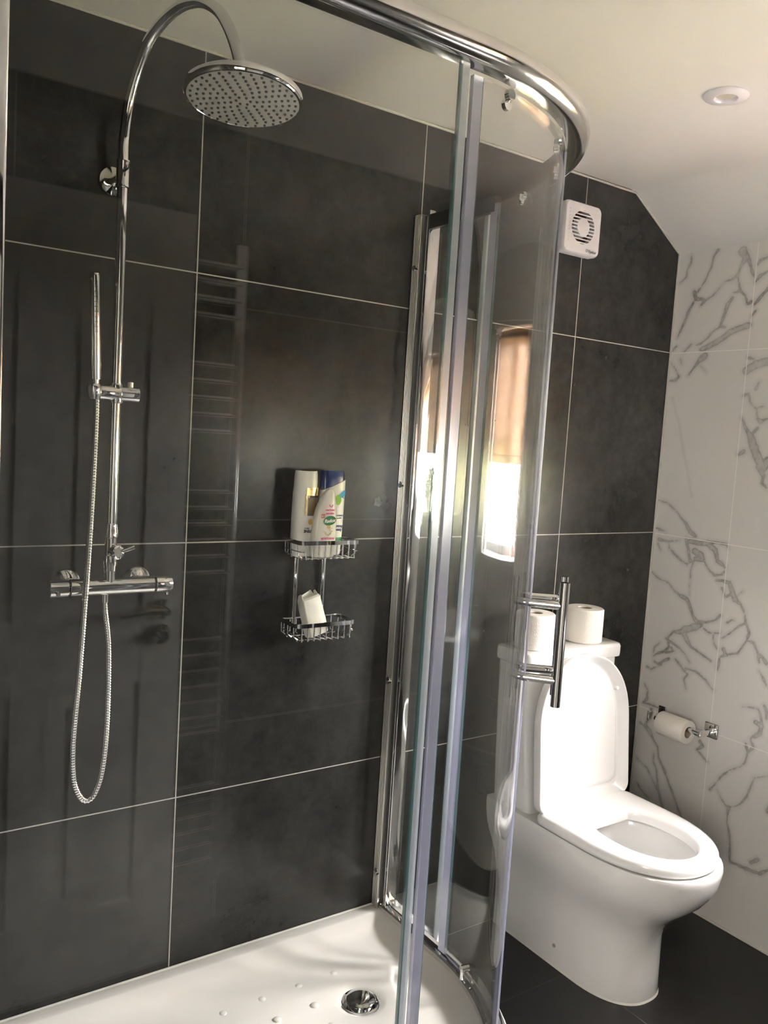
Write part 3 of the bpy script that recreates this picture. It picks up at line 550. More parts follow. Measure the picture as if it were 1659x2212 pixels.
# paper holder on the marble wall
hy, hz = -0.290, 0.606
ph = thing('paper_holder', 'chrome toilet paper holder on the marble wall', 'paper holder', (0, hy, hz))
bm = bmesh.new(); box(bm, -0.010, -0.0005, hy-0.024, hy+0.024, hz-0.024, hz+0.024, 0.003); obj('backplate', bm, 'chrome', ph)
bm = bmesh.new(); box(bm, -0.078, -0.008, hy-0.010, hy+0.002, hz-0.010, hz+0.008, 0.003); tube(bm, [(-0.070, hy-0.004, hz-0.002), (-0.070, -0.125, hz-0.002)], 0.008, 16)
box(bm, -0.078, -0.062, -0.105, -0.098, hz-0.016, hz+0.014, 0.003)
obj('arm', bm, 'chrome', ph)
bm = bmesh.new(); box(bm, -0.008, -0.0005, -0.118, -0.088, hz-0.018, hz+0.022, 0.003); obj('far_plate', bm, 'chrome', ph)
bm = bmesh.new(); lathe(bm, [(0.018, 0), (0.037, 0), (0.038, 0.002), (0.038, 0.102), (0.037, 0.104), (0.019, 0.104), (0.019, 0)], (-0.070, -0.148, hz-0.010), (0, -1, 0), 48, False)
ro = tag(obj('toilet_roll', bm, 'paper'), 'part-used toilet roll hanging on the chrome paper holder', 'toilet roll')
bm = bmesh.new(); lathe(bm, [(0.0178, 0.001), (0.0188, 0.001), (0.0188, 0.103), (0.0178, 0.103), (0.0178, 0.001)], (-0.070, -0.148, hz-0.010), (0, -1, 0), 32, False); obj('core', bm, 'card', ro)

# ================================================================ SHOWER TRAY
def plan(off, n=14, x_left=-2.28, y0=-0.004, R=0.50, CX=-1.55, CY=-0.30, back=True):
    # closed outline of the quadrant tray, `off` metres outside the glass line, inset on the two walls by the same rule
    pts = [(CX+R+off, y0)]
    for k in range(n+1):
        a = -PI/2*k/n; pts.append((CX+(R+off)*math.cos(a), CY+(R+off)*math.sin(a)))
    return pts
def tray_ring(ins, z, rc=0.02):
    # inset from the outer edge; corners against the walls rounded by rc
    off = 0.035-ins; xl = -2.281+ins; yb = -0.003-ins; xr = -1.55+0.50+off; yf = -0.30-0.50-off; R = 0.50+off
    P = []
    def arc(cx, cy, r, a0, a1, n):
        for k in range(n+1):
            a = math.radians(a0+(a1-a0)*k/n); P.append((cx+r*math.cos(a), cy+r*math.sin(a), z))
    arc(xr-rc, yb-rc, rc, 90, 0, 8); arc(-1.55, -0.30, R, 0, -90, 24); arc(xl+rc, yf+rc, rc, -90, -180, 8); arc(xl+rc, yb-rc, rc, 180, 90, 8)
    return P
tr = thing('shower_tray', 'white quadrant shower tray under the glass enclosure', 'shower tray', (-1.65, -0.4, 0))
bm = bmesh.new(); ZT, ZB = 0.180, 0.140
DC = (-1.283, -0.268)
R0 = [tray_ring(0.004, 0.0, 0.003), tray_ring(0.004, 0.168, 0.003), tray_ring(0.001, 0.172, 0.003), tray_ring(0.0, 0.177, 0.003), tray_ring(0.003, ZT, 0.004), tray_ring(0.030, ZT, 0.02), tray_ring(0.036, ZT-0.001, 0.03), tray_ring(0.060, ZB+0.018, 0.045), tray_ring(0.085, ZB+0.006, 0.07), tray_ring(0.13, ZB+0.001, 0.10), tray_ring(0.16, ZB, 0.12)]
last = R0[-1]; nP = len(last)
def radial(r, z):
    out = []
    for q in last:
        a = math.atan2(q[1]-DC[1], q[0]-DC[0]); out.append((DC[0]+r*math.cos(a), DC[1]+r*math.sin(a), z))
    return out
for t in (0.5,): R0.append([tuple(Vector(q).lerp(Vector(w_), t)) for q, w_ in zip(last, radial(0.066, ZB-0.002))])
R0 += [radial(0.066, ZB-0.003), radial(0.060, ZB-0.006), radial(0.050, ZB-0.009), radial(0.047, ZB-0.012), radial(0.046, ZB-0.035)]
loft(bm, R0, True, True)
for i in range(-9, 2):
    for j in range(-5, 2):
        x = -1.388+0.098*i + (0.0 if j % 2 else 0.049*0); y = -0.235-0.001+0.078*j*1.0
        if not(-2.12 < x < -1.2 and -0.68 < y < -0.13) or math.hypot(x-DC[0], y-DC[1]) < 0.09: continue
        lathe(bm, [(0.0105, -0.004), (0.0095, 0.0), (0.008, 0.0012), (0, 0.0016)], (x, y, ZB-0.0004), (0, 0, 1), 16)
obj('basin', bm, 'acrylic', tr, angle=60)
bm = bmesh.new(); lathe(bm, [(0.044, -0.02), (0.0445, 0.0), (0.043, 0.001), (0.041, -0.006), (0.020, -0.006)], (DC[0], DC[1], ZB-0.008), (0, 0, 1), 40); obj('drain_seat', bm, 'chrome', tr)
bm = bmesh.new(); lathe(bm, [(0, -0.02), (0.03, -0.02), (0.030, -0.004), (0.0355, -0.002), (0.036, 0.0015), (0.034, 0.004), (0.02, 0.0075), (0, 0.009)], (DC[0]+0.002, DC[1], ZB-0.004), (0, 0, 1), 40); obj('drain_cover', bm, 'chrome', tr)
bm = bmesh.new(); tube(bm, [(-2.275, -0.003, ZT+0.001), (-1.03, -0.003, ZT+0.001)], 0.0028, 8); obj('sealant_bead', bm, 'sealant', tr)

# ================================================================ GLASS ENCLOSURE
CX, CY, RG = -1.55, -0.30, 0.50
def arc_pts(a0, a1, n):
    return [(CX+RG*math.cos(math.radians(a)), CY+RG*math.sin(math.radians(a)), math.cos(math.radians(a)), math.sin(math.radians(a))) for a in [a0+(a1-a0)*k/n for k in range(n+1)]]
def side(y0, y1, n=1): return [(CX+RG, y0+(y1-y0)*k/n, 1, 0) for k in range(n+1)]
def front(x0, x1, n=1): return [(x0+(x1-x0)*k/n, CY-RG, 0, -1) for k in range(n+1)]
def sweep(bm, path, sec):
    loft(bm, [[(x+nx*o, y+ny*o, z) for o, z in sec] for x, y, nx, ny in path], True, True)
def merge(*ps):
    out = []
    for p_ in ps:
        for q in p_:
            if not out or math.hypot(q[0]-out[-1][0], q[1]-out[-1][1]) > 1e-5: out.append(q)
    return out
FULL = merge(side(-0.036, CY), arc_pts(0, -90, 48), front(CX, -2.235))
en = thing('shower_enclosure', 'chrome framed curved glass shower enclosure on the white tray', 'shower enclosure', (-1.55, -0.30, 0.18))
def dsec(z0, z1, inn, out_, n=12):
    # rounded outer face, flat inner face with a running lip
    zc, h = (z0+z1)/2, (z1-z0)/2; s = [(inn, z0), (inn, z1)]
    for k in range(n+1):
        a = PI/2 - PI*k/n; s.append((out_-0.022+0.022*math.cos(a), zc+h*math.sin(a)))
    return s
bm = bmesh.new(); sweep(bm, FULL, dsec(2.017, 2.060, -0.010, 0.030)); obj('top_rail', bm, 'railm', en, angle=50)
bm = bmesh.new(); sweep(bm, FULL, [(-0.024, 0.1805), (-0.024, 0.192), (-0.020, 0.196), (-0.008, 0.198), (-0.006, 0.212), (0.010, 0.212), (0.014, 0.205), (0.026, 0.192), (0.028, 0.1805)]); obj('bottom_rail', bm, 'chrome', en, angle=30)
# wall channel on the back wall and its mate on the left wall
bm = bmesh.new(); box(bm, -1.078, -1.030, -0.030, -0.0005, 0.181, 2.035, 0.002)
for y in (-0.006, -0.012, -0.018, -0.024): box(bm, -1.0792, -1.0775, y-0.0012, y+0.0012, 0.183, 2.033)
obj('wall_channel', bm, 'satin', en)
bm = bmesh.new(); box(bm, -1.066, -1.038, -0.044, -0.030, 0.181, 2.030); obj('channel_gasket', bm, 'black', en)
bm = bmesh.new(); box(bm, -1.069, -1.034, -0.056, -0.044, 0.181, 2.042, 0.002); obj('end_post', bm, 'chrome', en)
bm = bmesh.new(); box(bm, -2.283, -2.236, -0.824, -0.776, 0.181, 2.40 if False else 2.06, 0.002); obj('wall_channel', bm, 'chrome', en)
bm = bmesh.new(); box(bm, -2.236, -2.222, -0.814, -0.786, 0.181, 2.06, 0.001); box(bm, -2.222, -2.194, -0.818, -0.784, 0.181, 2.06, 0.004); obj('end_post', bm, 'chrome', en)
for z in (1.90, 1.345, 0.82, 0.285):
    bm = bmesh.new(); lathe(bm, [(0.007, 0), (0.007, 0.002), (0.005, 0.004), (0, 0.0035)], (-1.0785, -0.017, z), (-1, 0, 0), 16)
    tube(bm, [(-1.079, -0.026, z-0.004), (-1.0925, -0.031, z-0.003)], [0.004, 0.0055], 12)
    obj('screw', bm, 'chrome', en)
GZ0, GZ1 = 0.200, 2.018
bm = bmesh.new(); sweep(bm, side(-0.056, -0.30, 2), [(-0.020, 1.994), (-0.020, 2.030), (-0.008, 2.030), (-0.008, 1.994)]); obj('head_track', bm, 'black', en)
def pane(path, z0, z1, o0, o1, parent, name='glass_pane', edge_at=None):
    bm = bmesh.new(); sweep(bm, path, [(o0, z0), (o0, z1), (o1, z1), (o1, z0)]); return obj(name, bm, 'glass', parent, angle=30)
def strip(path, z0, z1, o0, o1, mat, parent, name):
    bm = bmesh.new(); sweep(bm, path, [(o0, z0), (o0, z1), (o1, z1), (o1, z0)]); return obj(name, bm, mat, parent, angle=30)
# fixed panels
f1 = pane(side(-0.05, -0.246), GZ0, GZ1, -0.003, 0.003, en, 'fixed_panel')
strip(side(-0.2462, -0.249), GZ0, GZ1, -0.0032, 0.0032, 'gedge', f1, 'glass_edge'); strip(side(-0.249, -0.262), GZ0, GZ1, -0.003, 0.003, 'sealw', f1, 'edge_seal')
f2 = pane(front(-2.20, -1.586), GZ0, GZ1, -0.003, 0.003, en, 'fixed_panel')
strip(front(-1.5858, -1.583), GZ0, GZ1, -0.0032, 0.0032, 'gedge', f2, 'glass_edge'); strip(front(-1.583, -1.570), GZ0, GZ1, -0.003, 0.003, 'sealw', f2, 'edge_seal')
# two curved sliding doors that meet at the middle of the corner
O0, O1 = -0.0180, -0.0120
def door(sign):
    if sign < 0: path = merge(arc_pts(-45.9, -89, 26), front(CX+0.008, -1.533+0.0)) ; path = merge(arc_pts(-45.9, -87.6, 26)); tail = merge(arc_pts(-87.6, -87.9, 1)); seal = merge(arc_pts(-87.9, -90, 3))
    else: path = arc_pts(-44.1, -1.6+0.0, 26); tail = arc_pts(-1.6, -1.3, 1); seal = merge(arc_pts(-1.3, 0, 2), side(CY, -0.287))
    d = pane(path, 0.206, 2.012, O0, O1, en, 'sliding_door')
    strip(tail, 0.206, 2.012, O0-0.0002, O1+0.0002, 'gedge', d, 'glass_edge'); strip(seal, 0.206, 2.012, O0-0.001, O1+0.001, 'sealp', d, 'edge_seal')
    m0, m1 = (-45.1, -45.9) if sign < 0 else (-44.9, -44.1)
    strip(arc_pts(m0, m1, 2), 0.206, 2.012, O0-0.002, O1+0.003, 'sealp' if sign < 0 else 'sealw', d, 'meeting_seal')
    am = math.radians(-49.0 if sign < 0 else -41.0); nx, ny = math.cos(am), math.sin(am)
    def P(o, z): return (CX+(RG+o)*nx, CY+(RG+o)*ny, z)
    bm = bmesh.new(); tube(bm, [P(0.052, 0.975), P(0.052, 1.215)], 0.0095, 24)
    for z in (1.025, 1.170):
        tube(bm, [P(O1, z), P(0.052, z)], 0.0080, 18); lathe(bm, [(0.009, 0), (0.009, 0.004), (0, 0.005)], P(O0, z), (-nx, -ny, 0), 18)
    obj('door_handle', bm, 'chrome', d)
    # rollers at the head and guides at the foot
    for da in ((-54, -80) if sign < 0 else (-36, -12)):
        a2 = math.radians(da); n2 = (math.cos(a2), math.sin(a2))
        def Q(o, z, t=0): return (CX+(RG+o)*n2[0]-n2[1]*t, CY+(RG+o)*n2[1]+n2[0]*t, z)
        bm = bmesh.new(); lathe(bm, [(0.009, 0), (0.009, 0.007), (0.006, 0.009), (0, 0.009)], Q(O0, 1.995), (-n2[0], -n2[1], 0), 20); tube(bm, [Q(O0-0.004, 1.997), Q(O0-0.004, 2.010)], 0.005, 10)
        tube(bm, [Q(O0-0.002, 2.008), Q(O0+0.006, 2.008)], 0.009, 18); obj('roller', bm, 'chrome', d)
        bm = bmesh.new(); tube(bm, [Q(O0-0.010, 0.225), Q(O1+0.004, 0.225)], 0.008, 16); tube(bm, [Q(O0-0.006, 0.225), Q(O0-0.006, 0.199)], 0.005, 10); obj('bottom_guide', bm, 'chrome', d)
door(-1); door(1)

# ================================================================ SHOWER COLUMN
RX, RY = -1.846, -0.070
sc = thing('shower_column', 'chrome shower column with rain head on the dark wall', 'shower', (RX, 0, 1.12))
bm = bmesh.new(); tube(bm, [(RX, RY, 1.13), (RX, RY, 1.98)], 0.0108, 24); obj('riser_pole', bm, 'chrome', sc)
bm = bmesh.new(); tv = Vector((0.088, -0.37, 0)).normalized(); A0 = Vector((RX, RY, 0))
prof = [(0.0, 1.955), (0.0, 1.985), (0.001, 2.03), (0.017, 2.10), (0.060, 2.172), (0.112, 2.207), (0.170, 2.222), (0.215, 2.220), (0.255, 2.208), (0.296, 2.182), (0.326, 2.148), (0.350, 2.108), (0.366, 2.07), (0.374, 2.045)]
tube(bm, catmull([A0 + tv*s + Vector((0, 0, z)) for s, z in prof], 6), 0.0105, 24); obj('gooseneck_arm', bm, 'chrome', sc)
bm = bmesh.new(); lathe(bm, [(0.0105, -0.002), (0.0135, 0), (0.0138, 0.003), (0.0132, 0.006), (0.0132, 0.046), (0.014, 0.048), (0.014, 0.052), (0.0105, 0.053)], (RX, RY, 1.928), (0, 0, 1), 28); obj('pole_sleeve', bm, 'chrome', sc)
bm = bmesh.new(); lathe(bm, [(0.031, 0), (0.031, 0.003), (0.028, 0.008), (0.012, 0.011), (0.009, 0.014), (0.009, 0.062), (0, 0.062)], (RX, -0.0005, 1.953), (0, -1, 0), 36); obj('wall_bracket', bm, 'chrome', sc)
# rain head, tilted slightly
hc = A0 + tv*0.376; hz0 = 2.018
hx = Vector((-0.05, -0.10, -1)).normalized()
bm = bmesh.new(); HB = Vector((hc.x, hc.y, hz0+0.028))
lathe(bm, [(0.0, -0.006), (0.012, -0.006), (0.016, 0.004), (0.030, 0.010), (0.075, 0.012), (0.094, 0.014), (0.099, 0.018), (0.100, 0.023), (0.0995, 0.029), (0.0975, 0.0315), (0.094, 0.0318), (0.0935, 0.031)], HB, hx, 64); hd_ = obj('rain_head', bm, 'chrome', sc)
bm = bmesh.new(); lathe(bm, [(0.0, 0.030), (0.0945, 0.0300), (0.0945, 0.0310), (0, 0.0312)], HB, hx, 64); obj('spray_face', bm, 'face', hd_)
u0_, v0_ = frame_of(hx); bm = bmesh.new()
for ring in range(8):
    rr_ = 0.012+0.0108*ring; cnt = max(6, int(round(2*PI*rr_/0.0165)))
    if ring == 7: cnt = 32
    for k in range(cnt):
        a = 2*PI*(k+0.5*(ring % 2))/cnt; c = HB + hx*0.0310 + (u0_*math.cos(a)+v0_*math.sin(a))*rr_
        lathe(bm, [(0.0026, 0), (0.0021, 0.0022), (0, 0.0024)], c, hx, 8)
obj('nozzle_field', bm, 'nozzle', hd_)
# thermostatic bar valve
VY, VZ = -0.066, 1.122
bm = bmesh.new(); lathe(bm, [(0, 0), (0.0165, 0), (0.018, 0.0015), (0.018, 0.173), (0.0165, 0.1745), (0, 0.1745)], (-1.926, VY, VZ), (1, 0, 0), 36); obj('valve_body', bm, 'chrome', sc)
bm = bmesh.new(); lathe(bm, [(0, 0), (0.0170, 0), (0.0185, 0.0015), (0.0185, 0.036), (0.017, 0.0375), (0, 0.0375)], (-1.966, VY, VZ), (1, 0, 0), 36)
lathe(bm, [(0.0045, 0), (0.0045, 0.006), (0, 0.006)], (-1.952, VY-0.016, VZ-0.006), (0, -1, -0.3), 14); obj('flow_knob', bm, 'chrome', sc)
bm = bmesh.new(); lathe(bm, [(0, 0), (0.0170, 0), (0.0185, 0.0015), (0.0185, 0.034), (0.017, 0.036), (0, 0.036)], (-1.749, VY, VZ), (1, 0, 0), 36)
lathe(bm, [(0.0035, 0), (0.0035, 0.006), (0, 0.006)], (-1.722, VY-0.004, VZ-0.018), (0, -0.1, -1), 14); obj('temperature_knob', bm, 'chrome', sc)
for x in (-1.918, -1.768):
    bm = bmesh.new(); lathe(bm, [(0.031, 0), (0.031, 0.004), (0.027, 0.012), (0.016, 0.018), (0.013, 0.020), (0.013, 0.052), (0, 0.052)], (x, -0.0005, VZ), (0, -1, 0), 36); obj('wall_rosette', bm, 'chrome', sc)
bm = bmesh.new(); lathe(bm, [(0.009, 0), (0.009, 0.006), (0.0115, 0.008), (0.0115, 0.018), (0.0130, 0.020), (0.0130, 0.030), (0.0145, 0.032), (0.0145, 0.052), (0.0125, 0.054), (0.0125, 0.088), (0.0145, 0.090), (0.0145, 0.104), (0.0135, 0.106), (0.0135, 0.118), (0.0108, 0.120)], (RX, RY+0.002, VZ+0.014), (0, 0, 1), 28)
lathe(bm, [(0.010, 0), (0.0115, 0.012), (0.0115, 0.014), (0, 0.014)], (RX, RY, 1.197), (0.35, -1, 0), 24); obj('diverter_body', bm, 'chrome', sc)
bm = bmesh.new(); lathe(bm, [(0.0135, 0), (0.0148, 0.002), (0.0148, 0.010), (0.0120, 0.012), (0.0100, 0.008), (0, 0.008)], (RX+0.006, RY-0.015, 1.197), (0.35, -1, 0), 28)
tube(bm, [(RX+0.018, RY-0.020, 1.198), (RX+0.043, RY-0.016, 1.206)], [0.0035, 0.0052], 12); obj('diverter_lever', bm, 'chrome', sc)
# slider holder
bm = bmesh.new(); lathe(bm, [(0, 0), (0.0155, 0), (0.0168, 0.0015), (0.0168, 0.045), (0.0162, 0.046), (0.0168, 0.047), (0.0168, 0.083), (0.0155, 0.0845), (0, 0.0845)], (-1.884, RY, 1.521), (1, 0, 0), 36)
lathe(bm, [(0.0130, 0), (0.0140, 0.003), (0.0140, 0.037), (0.0130, 0.040)], (RX, RY, 1.501), (0, 0, 1), 28)
obj('slider', bm, 'chrome', sc)
bm = bmesh.new(); lathe(bm, [(0.006, 0), (0.006, 0.010), (0, 0.011)], (-1.818, RY-0.006, 1.535), (0, 0, 1), 16); obj('slider_button', bm, 'satin', sc)
HS0, HS1 = Vector((-1.892, RY-0.018, 1.538)), Vector((-1.905, RY-0.036, 1.748))
hdv = (HS1-HS0).normalized()
bm = bmesh.new(); lathe(bm, [(0.009, 0), (0.0125, 0.002), (0.015, 0.012), (0.0155, 0.026), (0.013, 0.032), (0.009, 0.034)], (-1.893, RY-0.012, 1.505), hdv, 28); obj('handset_cradle', bm, 'chrome', sc)
hs = thing('hand_shower', 'slim stick hand shower resting in the slider of the chrome column', 'hand shower', HS0)
L_ = (HS1-HS0).length
bm = bmesh.new(); lathe(bm, [(0.0075, -0.004), (0.0075, 0.006), (0.0105, 0.008), (0.0112, 0.05), (0.0100, 0.12), (0.0098, L_-0.004), (0.0088, L_), (0, L_)], HS0, hdv, 28); obj('handle', bm, 'chrome', hs)
uu = hdv.cross(Vector((1, 0, 0))).normalized(); uu = uu if uu.y < 0 else -uu
bm = bmesh.new()
for k in range(11):
    for s_ in (-1, 1): lathe(bm, [(0.0010, 0), (0.0008, 0.001), (0, 0.001)], HS0+hdv*(0.10+0.0095*k)+uu*0.0097+Vector((0.002*s_, 0, 0)), uu, 8)
obj('spray_nozzles', bm, 'nozzle', hs)
# metal hose with its fine rings
hp = [(-1.889, -0.086, 1.512), (-1.8885, -0.086, 1.46), (-1.8905, -0.085, 1.331), (-1.8955, -0.088, 1.20), (-1.901, -0.090, 1.09), (-1.906, -0.086, 0.949), (-1.9125, -0.078, 0.80), (-1.908, -0.074, 0.72), (-1.895, -0.072, 0.681), (-1.878, -0.070, 0.667), (-1.862, -0.070, 0.682), (-1.848, -0.069, 0.731), (-1.841, -0.068, 0.831), (-1.843, -0.067, 0.99), (-1.8525, -0.066, 1.07), (-1.854, -0.066, 1.106)]
cp = catmull(hp, 10); L = [0]
for a, b in zip(cp, cp[1:]): L.append(L[-1]+(b-a).length)
N = 900; pts = []; rs = []; j = 0
for i in range(N):
    s = L[-1]*i/(N-1)
    while j < len(cp)-2 and L[j+1] < s: j += 1
    t = (s-L[j])/(L[j+1]-L[j]); pts.append(cp[j].lerp(cp[j+1], min(1, max(0, t)))); rs.append(0.0070 if (i//2) % 2 else 0.0060)
bm = bmesh.new(); tube(bm, pts, rs, 12)
sh = tag(obj('shower_hose', bm, 'chrome', None, angle=80), 'ringed chrome hose looping below the bar valve', 'hose')
bm = bmesh.new(); lathe(bm, [(0.0085, 0), (0.0085, 0.016), (0.006, 0.018)], (-1.854, -0.066, 1.106), (0, 0, -1), 16); obj('hose_nut', bm, 'chrome', sh)

# ================================================================ CADDY AND BOTTLES
cd = thing('shower_caddy', 'two-tier chrome wire caddy on the dark wall', 'caddy', (-1.333, 0, 0.97))
bm_posts = [(-1.374,), (-1.296,)]
def ubar(x):
    b = bmesh.new(); box(b, x-0.0055, x+0.0055, -0.012, -0.007, 0.985, 1.205, 0.0015); return b
for (x,) in bm_posts: obj('upright', ubar(x), 'chrome', cd)
def basket(zt, zb, x0=-1.414, x1=-1.252, y0=-0.010, y1=-0.102):
    bm = bmesh.new(); c = 0.012; zr = zt-0.004
    out = [(x0, y0), (x0, y1+c), (x0+c*0.3, y1+c*0.3), (x0+c, y1), (x1-c, y1), (x1-c*0.3, y1+c*0.3), (x1, y1+c), (x1, y0)]
    # flat rim band
    sec = []
    for x, y in out: sec.append((x, y))
    R = []
    for i, (x, y) in enumerate(sec):
        a = Vector(sec[max(i-1, 0)]); b_ = Vector(sec[min(i+1, len(sec)-1)]); d = (b_-a).normalized(); n = Vector((d.y, -d.x))
        R.append([(x+n.x*s*0.0018, y+n.y*s*0.0018, zr+h*0.005) for s, h in ((1, 1), (1, -1), (-1, -1), (-1, 1))])
    loft(bm, R); tube(bm, [(x0, y0, zr), (x1, y0, zr)], 0.0025, 8)
    rim = obj('rim', bm, 'chrome', cd)
    n = 9; xs = [x0+0.014+(x1-x0-0.028)*k/(n-1) for k in range(n)]
    for x in xs:
        b = bmesh.new(); tube(b, catmull([(x, y1, zr-0.003), (x, y1+0.001, zb+0.006), (x, y1+0.006, zb), (x, y0-0.006, zb), (x, y0-0.001, zb+0.006), (x, y0, zr-0.003)], 4), 0.0016, 8); obj('wire', b, 'chrome', rim)
    for x, s in ((x0, 1), (x1, -1)):
        for y in (-0.022, -0.055, -0.085):
            b = bmesh.new(); tube(b, [(x, y, zr-0.003), (x+s*0.001, y, zb+0.010), (x+s*0.012, y, zb+0.002)], 0.0015, 8); obj('side_wire', b, 'chrome', rim)
    b = bmesh.new(); tube(b, catmull([(x0+0.001, y0-0.004, zb+0.018), (x0+0.001, y1+0.012, zb+0.018), (x0+0.010, y1+0.001, zb+0.018)], 4), 0.0014, 8)
    tube(b, catmull([(x1-0.001, y0-0.004, zb+0.018), (x1-0.001, y1+0.012, zb+0.018), (x1-0.010, y1+0.001, zb+0.018)], 4), 0.0014, 8)
    for y in (-0.030, -0.080): tube(b, [(x0+0.012, y, zb-0.0022), (x1-0.012, y, zb-0.0022)], 0.0016, 8)
    obj('floor_wires', b, 'chrome', rim)
basket(1.211, 1.168); basket(1.013, 0.971)
def sell(cx, cy, z, a, b, e=0.75, n=40):
    return [(cx+a*math.copysign(abs(math.cos(2*PI*k/n))**e, math.cos(2*PI*k/n)), cy+b*math.copysign(abs(math.sin(2*PI*k/n))**e, math.sin(2*PI*k/n)), z) for k in range(n)]
zf = 1.1705
X = (1, 0, 0); Zv = (0, 0, 1); mX = (-1, 0, 0); mZ = (0, 0, -1)
def decal(name, outline, mat, parent, y, yfn=None):
    b = bmesh.new(); A = [b.verts.new((q[0], (y if yfn is None else yfn(q[0])), q[1])) for q in outline]; b.faces.new(A)
    r = bmesh.ops.extrude_face_region(b, geom=b.faces[:]); 
    for v in [g_ for g_ in r['geom'] if isinstance(g_, bmesh.types.BMVert)]: v.co.y -= 0.0004
    return obj(name, b, mat, parent, False)
def curved_label(name, x0, x1, z0, z1, mat, parent, cx, cy, a, b_, e, lift=0.0006, n=10):
    # patch that follows the bottle's rounded front
    b = bmesh.new(); rows = []
    for z in (z0, z1):
        row = []
        for k in range(n+1):
            x = x0+(x1-x0)*k/n; t = min(0.9999, abs((x-cx)/a)); c = t**(1/e); s = math.sqrt(max(0, 1-c*c)); y = cy-b_*(s**e)-lift
            row.append(b.verts.new((x, y, z)))
        rows.append(row)
    for k in range(n): b.faces.new((rows[0][k], rows[0][k+1], rows[1][k+1], rows[1][k]))
    return obj(name, b, mat, parent)
# tall white conditioner bottle standing on its cap
bx, by = -1.383, -0.052
b1 = thing('conditioner_bottle', 'tall white bottle with gold print standing upside down at the left of the upper basket', 'bottle', (bx, by, zf))
bm = bmesh.new(); a_, b_ = 0.0315, 0.0185
loft(bm, [sell(bx+dx, by, z, a_*s, b_*t) for z, s, t, dx in ((zf, .86, .8, 0), (zf+.004, .93, .93, 0), (zf+.05, 1.0, 1.0, 0), (zf+.10, 1.0, 1.0, 0), (zf+.150, .98, .97, 0), (zf+.172, .92, .93, 0), (zf+.176, .935, .93, 0), (zf+.198, .90, .86, 0), (zf+.204, .87, .80, 0))]); obj('flask', bm, 'bott', b1)
bm = bmesh.new(); loft(bm, [sell(bx+.006, by, zf+.2035, .019, .013), sell(bx+.006, by, zf+.206, .016, .010)]); obj('gold_base', bm, 'gold', b1)
curved_label('gold_panel', bx-.006, bx+.028, zf+.146, zf+.165, 'gold', b1, bx, by, a_*.99, b_*.985, .75, .0012)
curved_label('dark_band', bx+.002, bx+.028, zf+.141, zf+.146, 'ink', b1, bx, by, a_, b_, .75, .0010)
curved_label('brown_panel', bx-.002, bx+.024, zf+.098, zf+.141, 'brown', b1, bx, by, a_, b_, .75, .0010)
curved_label('gold_stripe', bx-.0095, bx-.005, zf+.098, zf+.148, 'gold', b1, bx, by, a_, b_, .75, .0010)
decal('gold_seal', [(bx+.007+.0062*math.cos(t*PI/10), zf+.084+.0072*math.sin(t*PI/10)) for t in range(20)], 'yellow', b1, by-b_-.0008)
text_mesh('lettering', 'PANTENE', .0092, 'ink', b1, (bx+.010, by-b_-.0012, zf+.0615), mX, mZ, bold=.0003)
text_mesh('small_lettering', 'PRO-V', .0045, 'ink', b1, (bx-.002, by-b_-.0012, zf+.0685), mX, mZ)
# white bottle with navy cap
cx_, cy_ = -1.306, -0.046
b2 = thing('conditioner_bottle', 'white bottle with navy blue end at the right back of the upper basket', 'bottle', (cx_, cy_, zf))
bm = bmesh.new(); a_, b_ = 0.034, 0.0185
def cut(z, s, t, tilt=0): return [(x, y, zz + (x-cx_)*tilt) for x, y, zz in sell(cx_, cy_, z, a_*s, b_*t)]
loft(bm, [cut(zf, .80, .8), cut(zf+.004, .87, .93), cut(zf+.05, .93, 1), cut(zf+.11, .98, 1), cut(zf+.150, 1.0, 1, .22), cut(zf+.172, 1.0, .96, .42)]); obj('flask', bm, 'bott', b2)
bm = bmesh.new(); loft(bm, [cut(zf+.1725, .95, .90, .42), cut(zf+.185, .94, .88, .25), cut(zf+.2035, .92, .84, 0), cut(zf+.206, .86, .74, 0)]); obj('cap', bm, 'navy', b2)
curved_label('green_band', cx_-.029, cx_+.029, zf+.034, zf+.044, 'green', b2, cx_, cy_, a_*.93, b_, .75, .0008)
yb = cy_-b_-.0010
decal('blue_splash', [(cx_+.004, zf+.142), (cx_+.012, zf+.150), (cx_+.020, zf+.158), (cx_+.026, zf+.161), (cx_+.0265, zf+.148), (cx_+.022, zf+.144), (cx_+.024, zf+.138), (cx_+.018, zf+.142), (cx_+.012, zf+.139)], 'sky', b2, yb)
decal('green_apple', [(cx_+.008+.0085*math.cos(t*PI/10), zf+.136+.0125*math.sin(t*PI/10)) for t in range(20)], 'lime', b2, yb-.0003)
text_mesh('lettering', 'head &\nshoulders', .0095, 'inkblue', b2, (cx_+.008, yb, zf+.0665), mX, mZ, bold=.0002, shear=.2)
text_mesh('small_lettering', 'CONDITIONER', .0052, 'inkblue', b2, (cx_+.010, yb, zf+.098), mX, mZ, bold=.0001)
text_mesh('small_lettering', 'apple fresh', .0045, 'inkblue', b2, (cx_+.010, yb, zf+.091), mX, mZ)
